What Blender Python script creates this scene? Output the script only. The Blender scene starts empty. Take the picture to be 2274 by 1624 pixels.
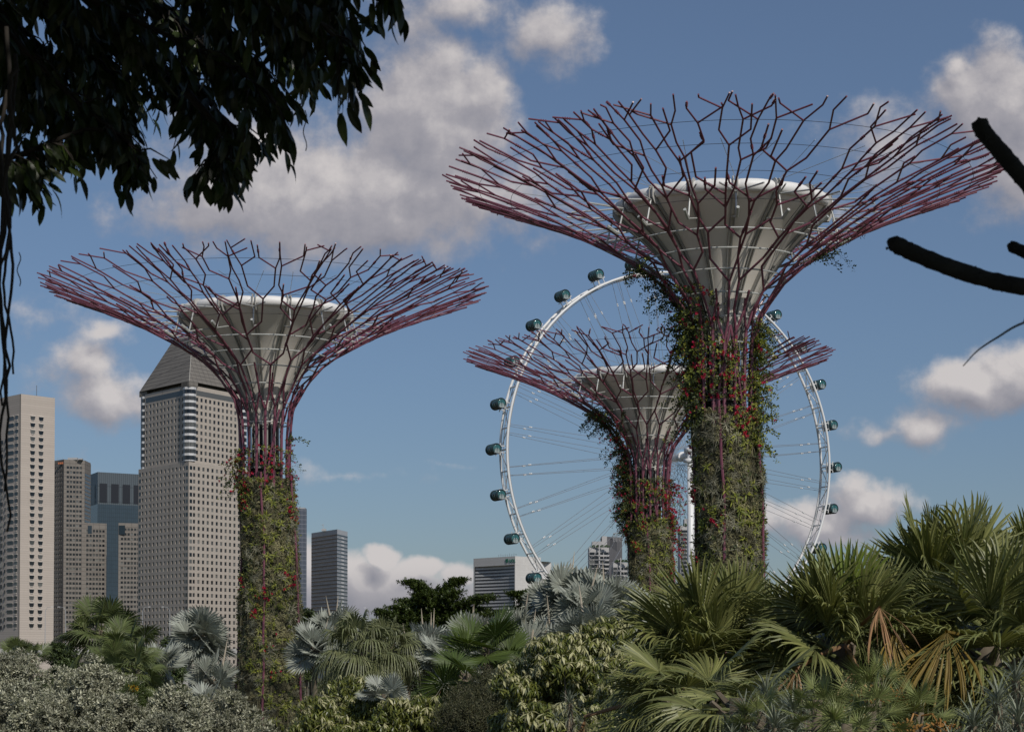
import bpy, math, random
import numpy as np
from mathutils import Vector, Matrix
rng = np.random.default_rng(11)
random.seed(11)
PI = math.pi
R = math.radians
S = bpy.context.scene
COL = S.collection

# ------------------------------------------------------------------ camera
FPX, WPX, HPX = 4200.0, 2273.0, 1624.0
CAMZ, PITCH, SHIFT = 9.0, R(1.5), 548.0
cd = bpy.data.cameras.new("camera")
cam = bpy.data.objects.new("camera", cd)
COL.objects.link(cam)
S.camera = cam
cam.location = (0, 0, CAMZ)
cam.rotation_euler = (PI / 2 + PITCH, 0, 0)
cd.sensor_width = 36
cd.lens = 36 * FPX / WPX
cd.shift_y = SHIFT / WPX
cd.clip_start = 0.1
cd.clip_end = 60000
cd.dof.use_dof = True
cd.dof.focus_distance = 140
cd.dof.aperture_fstop = 11
S.render.resolution_x, S.render.resolution_y = 1024, 731

def at(px, py, Y):
    """world point seen at photo pixel (2273 x 1624 frame) at depth Y"""
    v = (px - 1136.5) / FPX
    w = -(py - 812.0 - SHIFT) / FPX
    d = Vector((v, math.cos(PITCH) - w * math.sin(PITCH), math.sin(PITCH) + w * math.cos(PITCH)))
    return Vector((0, 0, CAMZ)) + d * (Y / d.y)

# ------------------------------------------------------------------ light
SUN_EL, SUN_AZ = R(39), R(150)
S.view_settings.view_transform = 'Standard'
S.view_settings.look = 'None'
S.view_settings.exposure = -0.12
S.view_settings.gamma = 1
sd = bpy.data.lights.new("sun", 'SUN')
sd.energy = 3.1
sd.angle = R(0.5)
sd.color = (1.0, 0.94, 0.86)
sun = bpy.data.objects.new("sun", sd)
COL.objects.link(sun)
SDIR = Vector((math.sin(SUN_AZ) * math.cos(SUN_EL), math.cos(SUN_AZ) * math.cos(SUN_EL), math.sin(SUN_EL)))
sun.rotation_euler = SDIR.to_track_quat('Z', 'Y').to_euler()

class NT:
    def __init__(s, tree): s.t = tree
    def n(s, typ, **kw):
        nd = s.t.nodes.new(typ)
        for k, v in kw.items(): setattr(nd, k, v)
        return nd
    def put(s, sock, v):
        if hasattr(v, 'is_output') or isinstance(v, bpy.types.NodeSocket): s.t.links.new(v, sock)
        else: sock.default_value = v
    def math(s, op, a, b=0.0, c=None, clamp=False):
        nd = s.n('ShaderNodeMath', operation=op); nd.use_clamp = clamp
        s.put(nd.inputs[0], a); s.put(nd.inputs[1], b)
        if c is not None: s.put(nd.inputs[2], c)
        return nd.outputs[0]
    def vmath(s, op, a, b=None):
        nd = s.n('ShaderNodeVectorMath', operation=op)
        s.put(nd.inputs[0], a)
        if b is not None: s.put(nd.inputs[1], b)
        return nd.outputs['Value'] if op in ('LENGTH', 'DOT_PRODUCT') else nd.outputs[0]
    def mix(s, f, a, b, blend='MIX'):
        nd = s.n('ShaderNodeMix', data_type='RGBA', blend_type=blend)
        s.put(nd.inputs[0], f); s.put(nd.inputs[6], a); s.put(nd.inputs[7], b)
        return nd.outputs[2]
    def ramp(s, f, stops):
        nd = s.n('ShaderNodeValToRGB')
        el = nd.color_ramp.elements
        while len(el) < len(stops): el.new(0.5)
        for e, (p, c) in zip(el, stops):
            e.position = p; e.color = (*c, 1) if len(c) == 3 else c
        s.put(nd.inputs[0], f)
        return nd.outputs[0]
    def noise(s, vec, scale, detail=3, rough=0.5):
        nd = s.n('ShaderNodeTexNoise')
        if vec is not None: s.put(nd.inputs['Vector'], vec)
        nd.inputs['Scale'].default_value = scale
        nd.inputs['Detail'].default_value = detail
        nd.inputs['Roughness'].default_value = rough
        return nd.outputs[0]
    def smooth(s, v, a, b):
        nd = s.n('ShaderNodeMapRange', interpolation_type='SMOOTHSTEP')
        s.put(nd.inputs[0], v); nd.inputs[1].default_value = a; nd.inputs[2].default_value = b
        return nd.outputs[0]

def build_world():
    w = bpy.data.worlds.new("World")
    S.world = w
    w.cycles.sampling_method = 'MANUAL'
    w.cycles.sample_map_resolution = 256
    w.use_nodes = True
    w.node_tree.nodes.clear()
    T = NT(w.node_tree)
    sky = T.n('ShaderNodeTexSky', sky_type='NISHITA')
    sky.sun_disc = False
    sky.sun_elevation = SUN_EL
    sky.sun_rotation = SUN_AZ
    sky.air_density = 1.0
    sky.dust_density = 0.6
    sky.ozone_density = 2.5
    d = T.n('ShaderNodeTexCoord').outputs['Generated']
    sep = T.n('ShaderNodeSeparateXYZ'); T.put(sep.inputs[0], d)
    yy = T.math('MAXIMUM', sep.outputs[1], 0.08)
    # direction east and up of north, in units where 1 = 1/4.2 of the tangent
    u = T.math('MULTIPLY', T.math('DIVIDE', sep.outputs[0], yy), 4.2)
    v = T.math('MULTIPLY', T.math('DIVIDE', sep.outputs[2], yy), 4.2)
    cb = T.n('ShaderNodeCombineXYZ'); T.put(cb.inputs[0], u); T.put(cb.inputs[1], v)
    uv = cb.outputs[0]
    # cumulus banks: (direction u, v), half sizes, weight
    def P(px, py): return ((px - 1136.5) / 1000, (1470 - py) / 1000)
    blobs = [(760, 440, 440, 130, 1.0), (960, 270, 170, 190, 1.0), (1040, 200, 95, 90, 1.0), (480, 470, 200, 70, .7),
             (900, 60, 130, 130, .55), (1010, 10, 150, 70, .5), (1230, 75, 110, 85, .72), (560, 330, 260, 120, .55),
             (2260, 225, 170, 130, 1.0), (2130, 130, 40, 45, .7), (2290, 360, 150, 120, .75), (1960, 310, 150, 110, .6), (1850, 480, 220, 60, .35),
             (2170, 860, 140, 62, 1.0), (2260, 830, 110, 70, .95), (2040, 950, 95, 48, .8), (1970, 965, 80, 30, .55),
             (1935, 1108, 90, 45, 1.0), (1790, 1145, 120, 48, .9), (1850, 1180, 120, 26, .5),
             (228, 742, 62, 28, .6), (195, 805, 80, 55, .62), (250, 880, 120, 55, .78), (120, 830, 110, 60, .42), (60, 700, 200, 60, .3),
             (870, 1325, 140, 60, .9), (990, 1340, 160, 58, .85), (855, 1245, 30, 26, 1.0), (930, 1268, 48, 24, 1.0), (1015, 1285, 60, 32, .95), (790, 1300, 60, 60, .9),
             (680, 1290, 50, 90, .8), (1250, 1330, 120, 50, .6), (760, 1045, 180, 22, .35), (1000, 1022, 60, 12, .25), (150, 1080, 200, 40, .2),
             (2150, 1360, 260, 60, .6), (300, 1400, 400, 60, .6)]
    def density(uv, det):
        wc = T.n('ShaderNodeTexNoise'); T.put(wc.inputs['Vector'], uv); wc.inputs['Scale'].default_value = 6.5; wc.inputs['Detail'].default_value = det
        off = T.vmath('MULTIPLY', T.vmath('SUBTRACT', wc.outputs['Color'], (.5, .5, .5)), (.10, .10, 0))
        uvw = T.vmath('ADD', uv, off)
        dens = None
        for (px, py, rx, ry, wt) in blobs:
            cx, cy = P(px, py)
            l = T.vmath('LENGTH', T.vmath('MULTIPLY', T.vmath('SUBTRACT', uvw, (cx, cy, 0)), (1000 / rx, 1000 / ry, 0)))
            m = T.math('MULTIPLY_ADD', l, -wt / 1.55, wt)
            if dens is None: dens = m
            else:
                nd = T.n('ShaderNodeMath', operation='SMOOTH_MAX')
                T.put(nd.inputs[0], dens); T.put(nd.inputs[1], m); nd.inputs[2].default_value = 0.12
                dens = nd.outputs[0]
        fb = T.noise(uv, 9.0, 9 if det > 3 else 5, 0.6)
        fb2 = T.noise(uv, 3.2, 4, 0.55)
        n1 = T.math('MULTIPLY_ADD', T.math('SUBTRACT', fb, .5), .85, T.math('MULTIPLY', T.math('SUBTRACT', fb2, .5), .5))
        return T.math('ADD', dens, n1)
    D = density(uv, 5)
    Do = density(T.vmath('ADD', uv, (.022, .045, 0)), 3)
    mask = T.smooth(D, 0.12, 0.56)
    # thickness shading: bright where thin or facing the sun side, grey where deep
    # sunlit where the cloud thins out towards the sun, grey where more cloud stands above
    fb3 = T.noise(uv, 2.3, 5, 0.55)
    lit = T.math('ADD', T.math('MULTIPLY_ADD', T.math('SUBTRACT', D, Do), 1.25, .50), T.math('MULTIPLY', T.math('SUBTRACT', fb3, .5), .8), clamp=True)
    lit = T.math('MULTIPLY', lit, T.math('MULTIPLY_ADD', T.smooth(v, 0.11, 0.225), .62, .38))
    ccol = T.ramp(lit, [(0.0, (2.7, 2.7, 3.15)), (.5, (3.95, 3.8, 4.1)), (1.0, (6.6, 6.2, 6.1))])
    # sky tint: slightly less violet, like a hazy tropical noon
    tint = T.mix(T.smooth(v, 0.0, 1.5), (.47, .53, .64, 1), (.60, .66, .74, 1))
    scol = T.mix(.10, T.mix(1.0, sky.outputs[0], tint, 'MULTIPLY'), (2.6, 2.6, 2.6, 1))
    mk = T.math('MULTIPLY', mask, .95)
    fin = T.mix(mk, scol, ccol)
    bg = T.n('ShaderNodeBackground')
    T.put(bg.inputs[0], fin); bg.inputs[1].default_value = 0.1
    out = T.n('ShaderNodeOutputWorld')
    w.node_tree.links.new(bg.outputs[0], out.inputs[0])
build_world()

# ------------------------------------------------------------------ materials
MATS = {}
def mat(name, col, rough=.6, metal=0, spec=.5, var=0.0, vscale=1.0, bump=0.0, col2=None, island=False, transl=0, vobj=True, coat=0, patch=0, pw=.5):
    if name in MATS: return MATS[name]
    m = bpy.data.materials.new(name); m.use_nodes = True
    m.node_tree.nodes.clear()
    T = NT(m.node_tree)
    b = T.n('ShaderNodeBsdfPrincipled'); o = T.n('ShaderNodeOutputMaterial')
    b.inputs['Roughness'].default_value = rough; b.inputs['Metallic'].default_value = metal
    b.inputs['Specular IOR Level'].default_value = spec
    if coat: b.inputs['Coat Weight'].default_value = coat
    c = (*col, 1)
    co = T.n('ShaderNodeTexCoord').outputs['Object']
    if island:
        g = T.n('ShaderNodeNewGeometry').outputs['Random Per Island']
        c = T.mix(g, c, (*(col2 or col), 1))
        h = T.n('ShaderNodeHueSaturation'); T.put(h.inputs['Color'], c)
        T.put(h.inputs['Value'], T.math('MULTIPLY_ADD', T.math('FRACT', T.math('MULTIPLY', g, 17.3)), .7, .65))
        c = h.outputs[0]
        if patch:
            h = T.n('ShaderNodeHueSaturation'); T.put(h.inputs['Color'], c)
            T.put(h.inputs['Value'], T.math('MULTIPLY_ADD', T.smooth(T.noise(co, patch, 4, .6), .3, .7), 2*pw, 1-pw))
            c = h.outputs[0]
    elif col2 is not None:
        n = T.noise(co, vscale, 5, .6)
        c = T.mix(T.smooth(n, .35, .65), c, (*col2, 1))
    if var:
        n = T.noise(co, vscale * 3.1, 6, .65)
        h = T.n('ShaderNodeHueSaturation'); T.put(h.inputs['Color'], c)
        T.put(h.inputs['Value'], T.math('MULTIPLY_ADD', n, 2 * var, 1 - var))
        c = h.outputs[0]
    T.put(b.inputs['Base Color'], c)
    if bump:
        bn = T.n('ShaderNodeBump'); bn.inputs['Strength'].default_value = bump
        T.put(bn.inputs['Height'], T.noise(co, vscale * 6, 6, .6)); T.put(b.inputs['Normal'], bn.outputs[0])
    sh = b.outputs[0]
    if transl:
        tr = T.n('ShaderNodeBsdfTranslucent')
        hs = T.n('ShaderNodeHueSaturation'); T.put(hs.inputs['Color'], c); hs.inputs['Value'].default_value = 1.3; hs.inputs['Saturation'].default_value = 1.2
        T.put(tr.inputs[0], hs.outputs[0])
        mx = T.n('ShaderNodeMixShader'); mx.inputs[0].default_value = transl
        T.put(mx.inputs[1], sh); T.put(mx.inputs[2], tr.outputs[0]); sh = mx.outputs[0]
    m.node_tree.links.new(sh, o.inputs[0])
    MATS[name] = m
    return m

def facade_mat(name, col, mortar, bw, bh, msize, rough=.8, var=.12, spec=.3, metal=0, offset=0.0):
    """wall skin with panel joints; runs round the corner because it uses x+y and z"""
    if name in MATS: return MATS[name]
    m = bpy.data.materials.new(name); m.use_nodes = True
    m.node_tree.nodes.clear(); T = NT(m.node_tree)
    b = T.n('ShaderNodeBsdfPrincipled'); o = T.n('ShaderNodeOutputMaterial')
    b.inputs['Roughness'].default_value = rough; b.inputs['Specular IOR Level'].default_value = spec; b.inputs['Metallic'].default_value = metal
    co = T.n('ShaderNodeTexCoord').outputs['Object']
    sp = T.n('ShaderNodeSeparateXYZ'); T.put(sp.inputs[0], co)
    cb = T.n('ShaderNodeCombineXYZ'); T.put(cb.inputs[0], T.math('ADD', sp.outputs[0], sp.outputs[1])); T.put(cb.inputs[1], sp.outputs[2])
    br = T.n('ShaderNodeTexBrick'); T.put(br.inputs['Vector'], cb.outputs[0])
    br.offset = offset
    br.inputs['Color1'].default_value = (*col, 1)
    br.inputs['Color2'].default_value = (*[x * .93 for x in col], 1)
    br.inputs['Mortar'].default_value = (*mortar, 1)
    br.inputs['Scale'].default_value = 1
    br.inputs['Brick Width'].default_value = bw; br.inputs['Row Height'].default_value = bh
    br.inputs['Mortar Size'].default_value = msize; br.inputs['Mortar Smooth'].default_value = .3
    n = T.noise(co, .05, 5, .6)
    st = T.n('ShaderNodeMapping'); T.put(st.inputs[0], co); st.inputs['Scale'].default_value = (.5, .5, .02)
    n2 = T.noise(st.outputs[0], 1.0, 5, .6)
    k = T.math('ADD', T.math('MULTIPLY_ADD', n, var, 1 - var), T.math('MULTIPLY', n2, var))
    h = T.n('ShaderNodeHueSaturation'); T.put(h.inputs['Color'], br.outputs[0]); T.put(h.inputs['Value'], k)
    T.put(b.inputs['Base Color'], h.outputs[0])
    m.node_tree.links.new(b.outputs[0], o.inputs[0])
    MATS[name] = m
    return m

# ------------------------------------------------------------------ mesh building
class G:
    """collects verts and tri / quad faces"""
    def __init__(s): s.v = []; s.q = []; s.t = []; s.n = 0; s.qm = []; s.tm = []
    def add(s, v, quads=None, tris=None, m=0):
        v = np.asarray(v, float).reshape(-1, 3)
        if quads is not None and len(quads):
            q = np.asarray(quads, int).reshape(-1, 4) + s.n; s.q.append(q); s.qm.append(np.full(len(q), m))
        if tris is not None and len(tris):
            t = np.asarray(tris, int).reshape(-1, 3) + s.n; s.t.append(t); s.tm.append(np.full(len(t), m))
        s.v.append(v); s.n += len(v)
        return s
    def box(s, lo, hi, m=0):
        x0, y0, z0 = lo; x1, y1, z1 = hi
        v = [(x0,y0,z0),(x1,y0,z0),(x1,y1,z0),(x0,y1,z0),(x0,y0,z1),(x1,y0,z1),(x1,y1,z1),(x0,y1,z1)]
        return s.add(v, [(3,2,1,0),(4,5,6,7),(0,1,5,4),(1,2,6,5),(2,3,7,6),(3,0,4,7)], m=m)
    def tube(s, pts, r, n=8, cap=True, m=0):
        P = [np.array(p, float) for p in pts]; k = len(P)
        rr = np.broadcast_to(np.asarray(r, float), (k,))
        V = []; up = None
        for i in range(k):
            if i == 0: d = P[1] - P[0]
            elif i == k - 1: d = P[-1] - P[-2]
            else:
                a = P[i] - P[i-1]; b = P[i+1] - P[i]
                d = a / (np.linalg.norm(a) + 1e-9) + b / (np.linalg.norm(b) + 1e-9)
            d = d / (np.linalg.norm(d) + 1e-9)
            if up is None:
                up = np.array([0, 0, 1.]) if abs(d[2]) < .9 else np.array([1., 0, 0])
            e = np.cross(d, up); e /= np.linalg.norm(e) + 1e-9
            up = np.cross(e, d)
            a = np.arange(n) * 2 * PI / n
            V.append(P[i] + rr[i] * (np.outer(np.cos(a), e) + np.outer(np.sin(a), up)))
        V = np.concatenate(V)
        q = []
        for i in range(k - 1):
            for j in range(n):
                q.append((i*n+j, i*n+(j+1) % n, (i+1)*n+(j+1) % n, (i+1)*n+j))
        t = []
        if cap:
            V = np.vstack([V, P[0], P[-1]])
            c0, c1 = k*n, k*n+1
            for j in range(n):
                t.append((c0, (j+1) % n, j)); t.append((c1, (k-1)*n+j, (k-1)*n+(j+1) % n))
        return s.add(V, q, t, m)
    def lathe(s, prof, n=32, m=0, a0=0, a1=2*PI):
        full = abs(a1 - a0 - 2*PI) < 1e-6
        a = a0 + (a1 - a0) * np.arange(n if full else n + 1) / n
        k = len(a); V = []
        for r, z in prof: V.append(np.stack([r*np.cos(a), r*np.sin(a), np.full(k, z)], 1))
        q = []
        for i in range(len(prof) - 1):
            for j in range(n):
                j2 = (j+1) % k
                q.append((i*k+j, i*k+j2, (i+1)*k+j2, (i+1)*k+j))
        return s.add(np.concatenate(V), q, m=m)
    def grid(s, V, nu, nv, m=0):
        q = [(i*nv+j, (i+1)*nv+j, (i+1)*nv+j+1, i*nv+j+1) for i in range(nu-1) for j in range(nv-1)]
        return s.add(V, q, m=m)
    def scatter(s, tmpl, mats, locs, m=0):
        """tmpl = (verts, quads, tris); mats (k,3,3) locs (k,3)"""
        tv, tq, tt = tmpl
        k = len(locs); n = len(tv)
        if k == 0: return s
        V = np.einsum('kij,nj->kni', mats, tv) + np.asarray(locs)[:, None, :]
        o = (np.arange(k) * n)[:, None, None]
        q = (np.asarray(tq, int)[None] + o).reshape(-1, 4) if len(tq) else None
        t = (np.asarray(tt, int)[None] + o).reshape(-1, 3) if len(tt) else None
        return s.add(V.reshape(-1, 3), q, t, m)
    def mesh(s, name, mats, smooth=False):
        me = bpy.data.meshes.new(name)
        V = np.concatenate(s.v) if s.v else np.zeros((0, 3))
        Q = np.concatenate(s.q) if s.q else np.zeros((0, 4), int)
        T = np.concatenate(s.t) if s.t else np.zeros((0, 3), int)
        me.vertices.add(len(V)); me.vertices.foreach_set('co', V.astype(np.float32).ravel())
        nl = len(Q)*4 + len(T)*3
        me.loops.add(nl); me.loops.foreach_set('vertex_index', np.concatenate([Q.ravel(), T.ravel()]).astype(np.int32))
        me.polygons.add(len(Q) + len(T))
        st = np.concatenate([np.arange(len(Q))*4, len(Q)*4 + np.arange(len(T))*3]).astype(np.int32)
        me.polygons.foreach_set('loop_start', st)
        mi = np.concatenate([np.concatenate(s.qm) if s.qm else np.zeros(0), np.concatenate(s.tm) if s.tm else np.zeros(0)]).astype(np.int32)
        for mm in (mats if isinstance(mats, (list, tuple)) else [mats]): me.materials.append(mm)
        me.polygons.foreach_set('material_index', mi)
        me.polygons.foreach_set('use_smooth', np.full(len(Q)+len(T), bool(smooth)))
        me.update(calc_edges=True); me.validate()
        return me

def link(name, data, parent=None, loc=None, rot=None, scale=None):
    o = bpy.data.objects.new(name, data); COL.objects.link(o)
    if parent is not None: o.parent = parent
    if loc is not None: o.location = loc
    if rot is not None: o.rotation_euler = rot
    if scale is not None: o.scale = (scale,)*3 if isinstance(scale, (int, float)) else scale
    return o
def part(name, g, m, parent, smooth=False, loc=None, rot=None, label=None, stuff=False):
    o = link(name, g.mesh(name, m, smooth), parent, loc, rot)
    if label: o['label'] = label
    if stuff: o['kind'] = 'stuff'
    return o
def thing(name, label, cat, loc=(0, 0, 0), rz=0, group=None):
    o = link(name, None, None, loc, (0, 0, rz))
    o.empty_display_size = .5
    o['label'] = label; o['category'] = cat
    if group: o['group'] = group
    return o
def tag(o, label, cat, group=None):
    o['label'] = label; o['category'] = cat
    if group: o['group'] = group
    return o
def structure(name, g, m, smooth=False):
    o = link(name, g.mesh(name, m, smooth)); o['kind'] = 'structure'; return o

def rotz(a):
    c, s_ = np.cos(a), np.sin(a); z = np.zeros_like(c); o = np.ones_like(c)
    return np.stack([np.stack([c, -s_, z], -1), np.stack([s_, c, z], -1), np.stack([z, z, o], -1)], -2)
def frames(axis, spin, scale=1.0):
    """rotation matrices whose local z goes to axis (k,3), spun by spin (k,)"""
    a = axis / np.linalg.norm(axis, axis=1, keepdims=True)
    h = np.where(np.abs(a[:, 2:3]) < .95, np.array([[0, 0, 1.]]), np.array([[1., 0, 0]]))
    x = np.cross(h, a); x /= np.linalg.norm(x, axis=1, keepdims=True)
    y = np.cross(a, x)
    M = np.stack([x, y, a], -1)
    return (M @ rotz(spin)) * (np.asarray(scale).reshape(-1, 1, 1) if np.ndim(scale) else scale)
def rdirs(k, zbias=0.0, zmin=-1):
    out = np.zeros((0, 3))
    while len(out) < k:
        d = rng.normal(size=(k*2, 3)); d[:, 2] += zbias
        d /= np.linalg.norm(d, axis=1, keepdims=True)
        out = np.vstack([out, d[d[:, 2] > zmin]])
    return out[:k]

# leaf templates --------------------------------------------------------------
def leaf(L, W, fold=.15, bend=.15, tip=True, rows=4):
    """one leaf along +x, face up +z"""
    t = np.linspace(0, 1, rows)
    w = W/2 * np.sin(PI * np.clip(t*.93 + .07, 0, 1))**.8
    if tip: w[-1] = 0.02*W
    V = []; q = []
    for i in range(rows):
        x = L*t[i]; z = -bend*L*t[i]**2
        V += [(x, -w[i], z + fold*w[i]), (x, 0, z), (x, w[i], z + fold*w[i])]
    for i in range(rows-1):
        a = i*3
        q += [(a, a+3, a+4, a+1), (a+1, a+4, a+5, a+2)]
    return np.array(V), q, []
def flat_leaf(L, W, bend=.2):
    V = [(0, 0, 0), (L*.45, -W/2, .02*L), (L, 0, -bend*L), (L*.45, W/2, .02*L)]
    return np.array(V), [(0, 1, 2, 3)], []
def rosette(lf, n, el0, el1, stem=0, seed=0):
    """n leaves round +z, elevation from el0 (outer) to el1 (inner)"""
    r_ = np.random.default_rng(seed); V = []; Q = []; T = []; k = 0
    lv, lq, lt = lf
    for i in range(n):
        f = i / max(1, n-1)
        el = el0 + (el1 - el0)*f + r_.uniform(-.15, .15); az = i*2.39996 + r_.uniform(-.3, .3)
        sc = r_.uniform(.75, 1.1)
        M = np.array(Matrix.Rotation(az, 3, 'Z') @ Matrix.Rotation(-el, 3, 'Y'))
        v = (lv*sc) @ M.T + np.array([0, 0, stem*(f - .5)])
        V.append(v); Q += [tuple(a+k for a in q) for q in lq]; T += [tuple(a+k for a in q) for q in lt]
        k += len(lv)
    return np.concatenate(V), Q, T

def crown_leaves(g, blobs, n, tmpls, smin=.8, smax=1.25, up=.6, shell=.75, zmin=-.6, m=0):
    """blobs: (cx,cy,cz,rx,ry,rz). leaf clusters on the outer part of each blob"""
    B = np.array(blobs, float)
    wt = (B[:, 3]*B[:, 4] + B[:, 3]*B[:, 5]); wt /= wt.sum()
    idx = rng.choice(len(B), n, p=wt)
    d = rdirs(n, .25, zmin)
    rad = shell + (1-shell)*rng.random(n) + rng.normal(0, .06, n)
    loc = B[idx, :3] + d*B[idx, 3:]*rad[:, None]
    ax = d + np.array([0, 0, up]) + rng.normal(0, .35, (n, 3))
    which = rng.integers(0, len(tmpls), n)
    for i, t in enumerate(tmpls):
        s_ = which == i; k = int(s_.sum())
        g.scatter(t, frames(ax[s_], rng.random(k)*2*PI, rng.uniform(smin, smax, k)), loc[s_], m)
    return g

# ------------------------------------------------------------------ ground
def sstep(a, b, x):
    t = np.clip((x-a)/(b-a), 0, 1); return t*t*(3-2*t)
def zg(x, y):
    return 5.2 - 4.6*sstep(72, 150, np.asarray(y, float)) + .25*np.sin(np.asarray(x)*.11 + 1)*np.cos(np.asarray(y)*.09)*(1 - sstep(200, 400, np.asarray(y, float)))
xs = np.concatenate([-np.geomspace(20000, 130, 14), np.linspace(-120, 120, 61), np.geomspace(130, 20000, 14)])
ys = np.concatenate([[-4000, -1500, -500, -200, -100, -60], np.linspace(-50, 240, 73), np.geomspace(260, 40000, 22)])
X, Y = np.meshgrid(xs, ys, indexing='ij')
g = G().grid(np.stack([X, Y, zg(X, Y)], -1).reshape(-1, 3), len(xs), len(ys))
structure('ground', g, mat('soil', (.07, .075, .035), .95, col2=(.12, .10, .06), vscale=.12, var=.3, bump=.4), True)
# ------------------------------------------------------------------ buildings
def glass_mat(name, c1, c2, rough=.12, spec=.5):
    if name in MATS: return MATS[name]
    m = bpy.data.materials.new(name); m.use_nodes = True
    m.node_tree.nodes.clear(); T = NT(m.node_tree)
    b = T.n('ShaderNodeBsdfPrincipled'); o = T.n('ShaderNodeOutputMaterial')
    rnd = T.n('ShaderNodeObjectInfo').outputs['Random']
    isl = T.n('ShaderNodeNewGeometry').outputs['Random Per Island']
    f = T.math('FRACT', T.math('ADD', rnd, isl))
    T.put(b.inputs['Base Color'], T.mix(T.math('POWER', f, 5.0), (*c1, 1), (*c2, 1)))
    b.inputs['Roughness'].default_value = rough; b.inputs['Specular IOR Level'].default_value = spec
    m.node_tree.links.new(b.outputs[0], o.inputs[0]); MATS[name] = m
    return m
M_GLASS = glass_mat('window_glass', (.010, .013, .018), (.17, .17, .16))
M_GLASSB = glass_mat('blue_glass', (.012, .022, .032), (.03, .05, .07), .15)

def fp(px, py, Y):
    p = at(px, py, Y); return np.array([p.x, p.y])

class Bld:
    def __init__(s, name, label, cat, px, ytop, D):
        p = at(px, ytop, D)
        s.o = np.array([p.x, p.y]); s.z1 = p.z; s.D = D; s.g = G(); s.win = []; s.ytop = ytop
        s.base = float(zg(p.x, p.y)) - .2
        s.e = thing(name, label, cat, (p.x, p.y, 0))
    def pt(s, px, Y): return fp(px, s.ytop, Y) - s.o
    def z(s, py, D=None): return at(0, py, D or s.D).z
    def wall(s, p0, p1, z0, z1, us=(), uw=1.5, zs=(), zh=1.5, depth=.3, m=0, out=None):
        """wall from p0 to p1 with window holes at us (metres along) x zs; out flips the inward side"""
        p0 = np.array(p0, float); p1 = np.array(p1, float)
        L = np.linalg.norm(p1-p0); d = (p1-p0)/L; nrm = np.array([-d[1], d[0]])   # inward = left of travel
        P = lambda u, dd, z: (*(p0 + d*u + nrm*dd), z)
        zs = sorted(zs); us = sorted(us)
        if not len(zs) or not len(us):
            s.g.add([P(0,0,z0), P(L,0,z0), P(L,0,z1), P(0,0,z1)], [(0,1,2,3)], m=m); return d, nrm
        edges = [z0]
        for zc in zs: edges += [zc-zh/2, zc+zh/2]
        edges.append(z1)
        for i in range(0, len(edges), 2):
            a, b = edges[i], edges[i+1]
            s.g.add([P(0,0,a), P(L,0,a), P(L,0,b), P(0,0,b)], [(0,1,2,3)], m=m)
        ue = [0]
        for uc in us: ue += [uc-uw/2, uc+uw/2]
        ue.append(L)
        for zc in zs:
            a, b = zc-zh/2, zc+zh/2
            for i in range(0, len(ue), 2):
                s.g.add([P(ue[i],0,a), P(ue[i+1],0,a), P(ue[i+1],0,b), P(ue[i],0,b)], [(0,1,2,3)], m=m)
            for uc in us:
                l, r_ = uc-uw/2, uc+uw/2
                v = [P(l,0,a),P(r_,0,a),P(r_,0,b),P(l,0,b),P(l,depth,a),P(r_,depth,a),P(r_,depth,b),P(l,depth,b)]
                s.g.add(v, [(0,1,5,4),(1,2,6,5),(2,3,7,6),(3,0,4,7)], m=m)
                s.win.append((*(p0 + d*uc + nrm*depth), zc, math.atan2(d[1], d[0]), uw, zh))
        return d, nrm
    def poly_roof(s, pts, z, m=0):
        v = [(p[0], p[1], z) for p in pts]
        c = np.mean(np.array(v), 0); n = len(v)
        s.g.add(v + [c], tris=[(i, (i+1) % n, n) for i in range(n)], m=m)
    def finish(s, mats, wm=None, unit=None, wname='window', limit=100):
        w = part('wall', s.g, mats, s.e)
        if s.win:
            wm = wm or M_GLASS
            if unit is None:
                ug = G().box((-.5, -.02, -.5), (.5, .02, .5)); unit = ug.mesh(wname, wm)
            order = sorted(s.win, key=lambda t: -t[2])
            for (x, y, z, a, ww, hh) in order[:limit]:
                link(wname, unit, s.e, (x, y, z), (0, 0, a), (ww, 1, hh))
            if len(order) > limit:
                g = G()
                for (x, y, z, a, ww, hh) in order[limit:]:
                    c, s_ = math.cos(a), math.sin(a)
                    V = [(x + u*ww*c, y + u*ww*s_, z + v*hh) for u, v in ((-.5,-.5),(.5,-.5),(.5,.5),(-.5,.5))]
                    g.add(V, [(0,1,2,3)])
                part(wname, g, wm, s.e, stuff=True)
        return w

def back_box(b, a, c, d, z0, z1, m=0):
    """close the back of a tower: a = left end, c = corner, d = right end"""
    a, c, d = map(np.array, (a, c, d)); e = a + d - c
    for p, q in ((a, e), (e, d)):
        b.g.add([(*p, z0), (*q, z0), (*q, z1), (*p, z1)], [(0,1,2,3)], m=m)
    b.poly_roof([a, c, d, e], z1, m)

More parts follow.
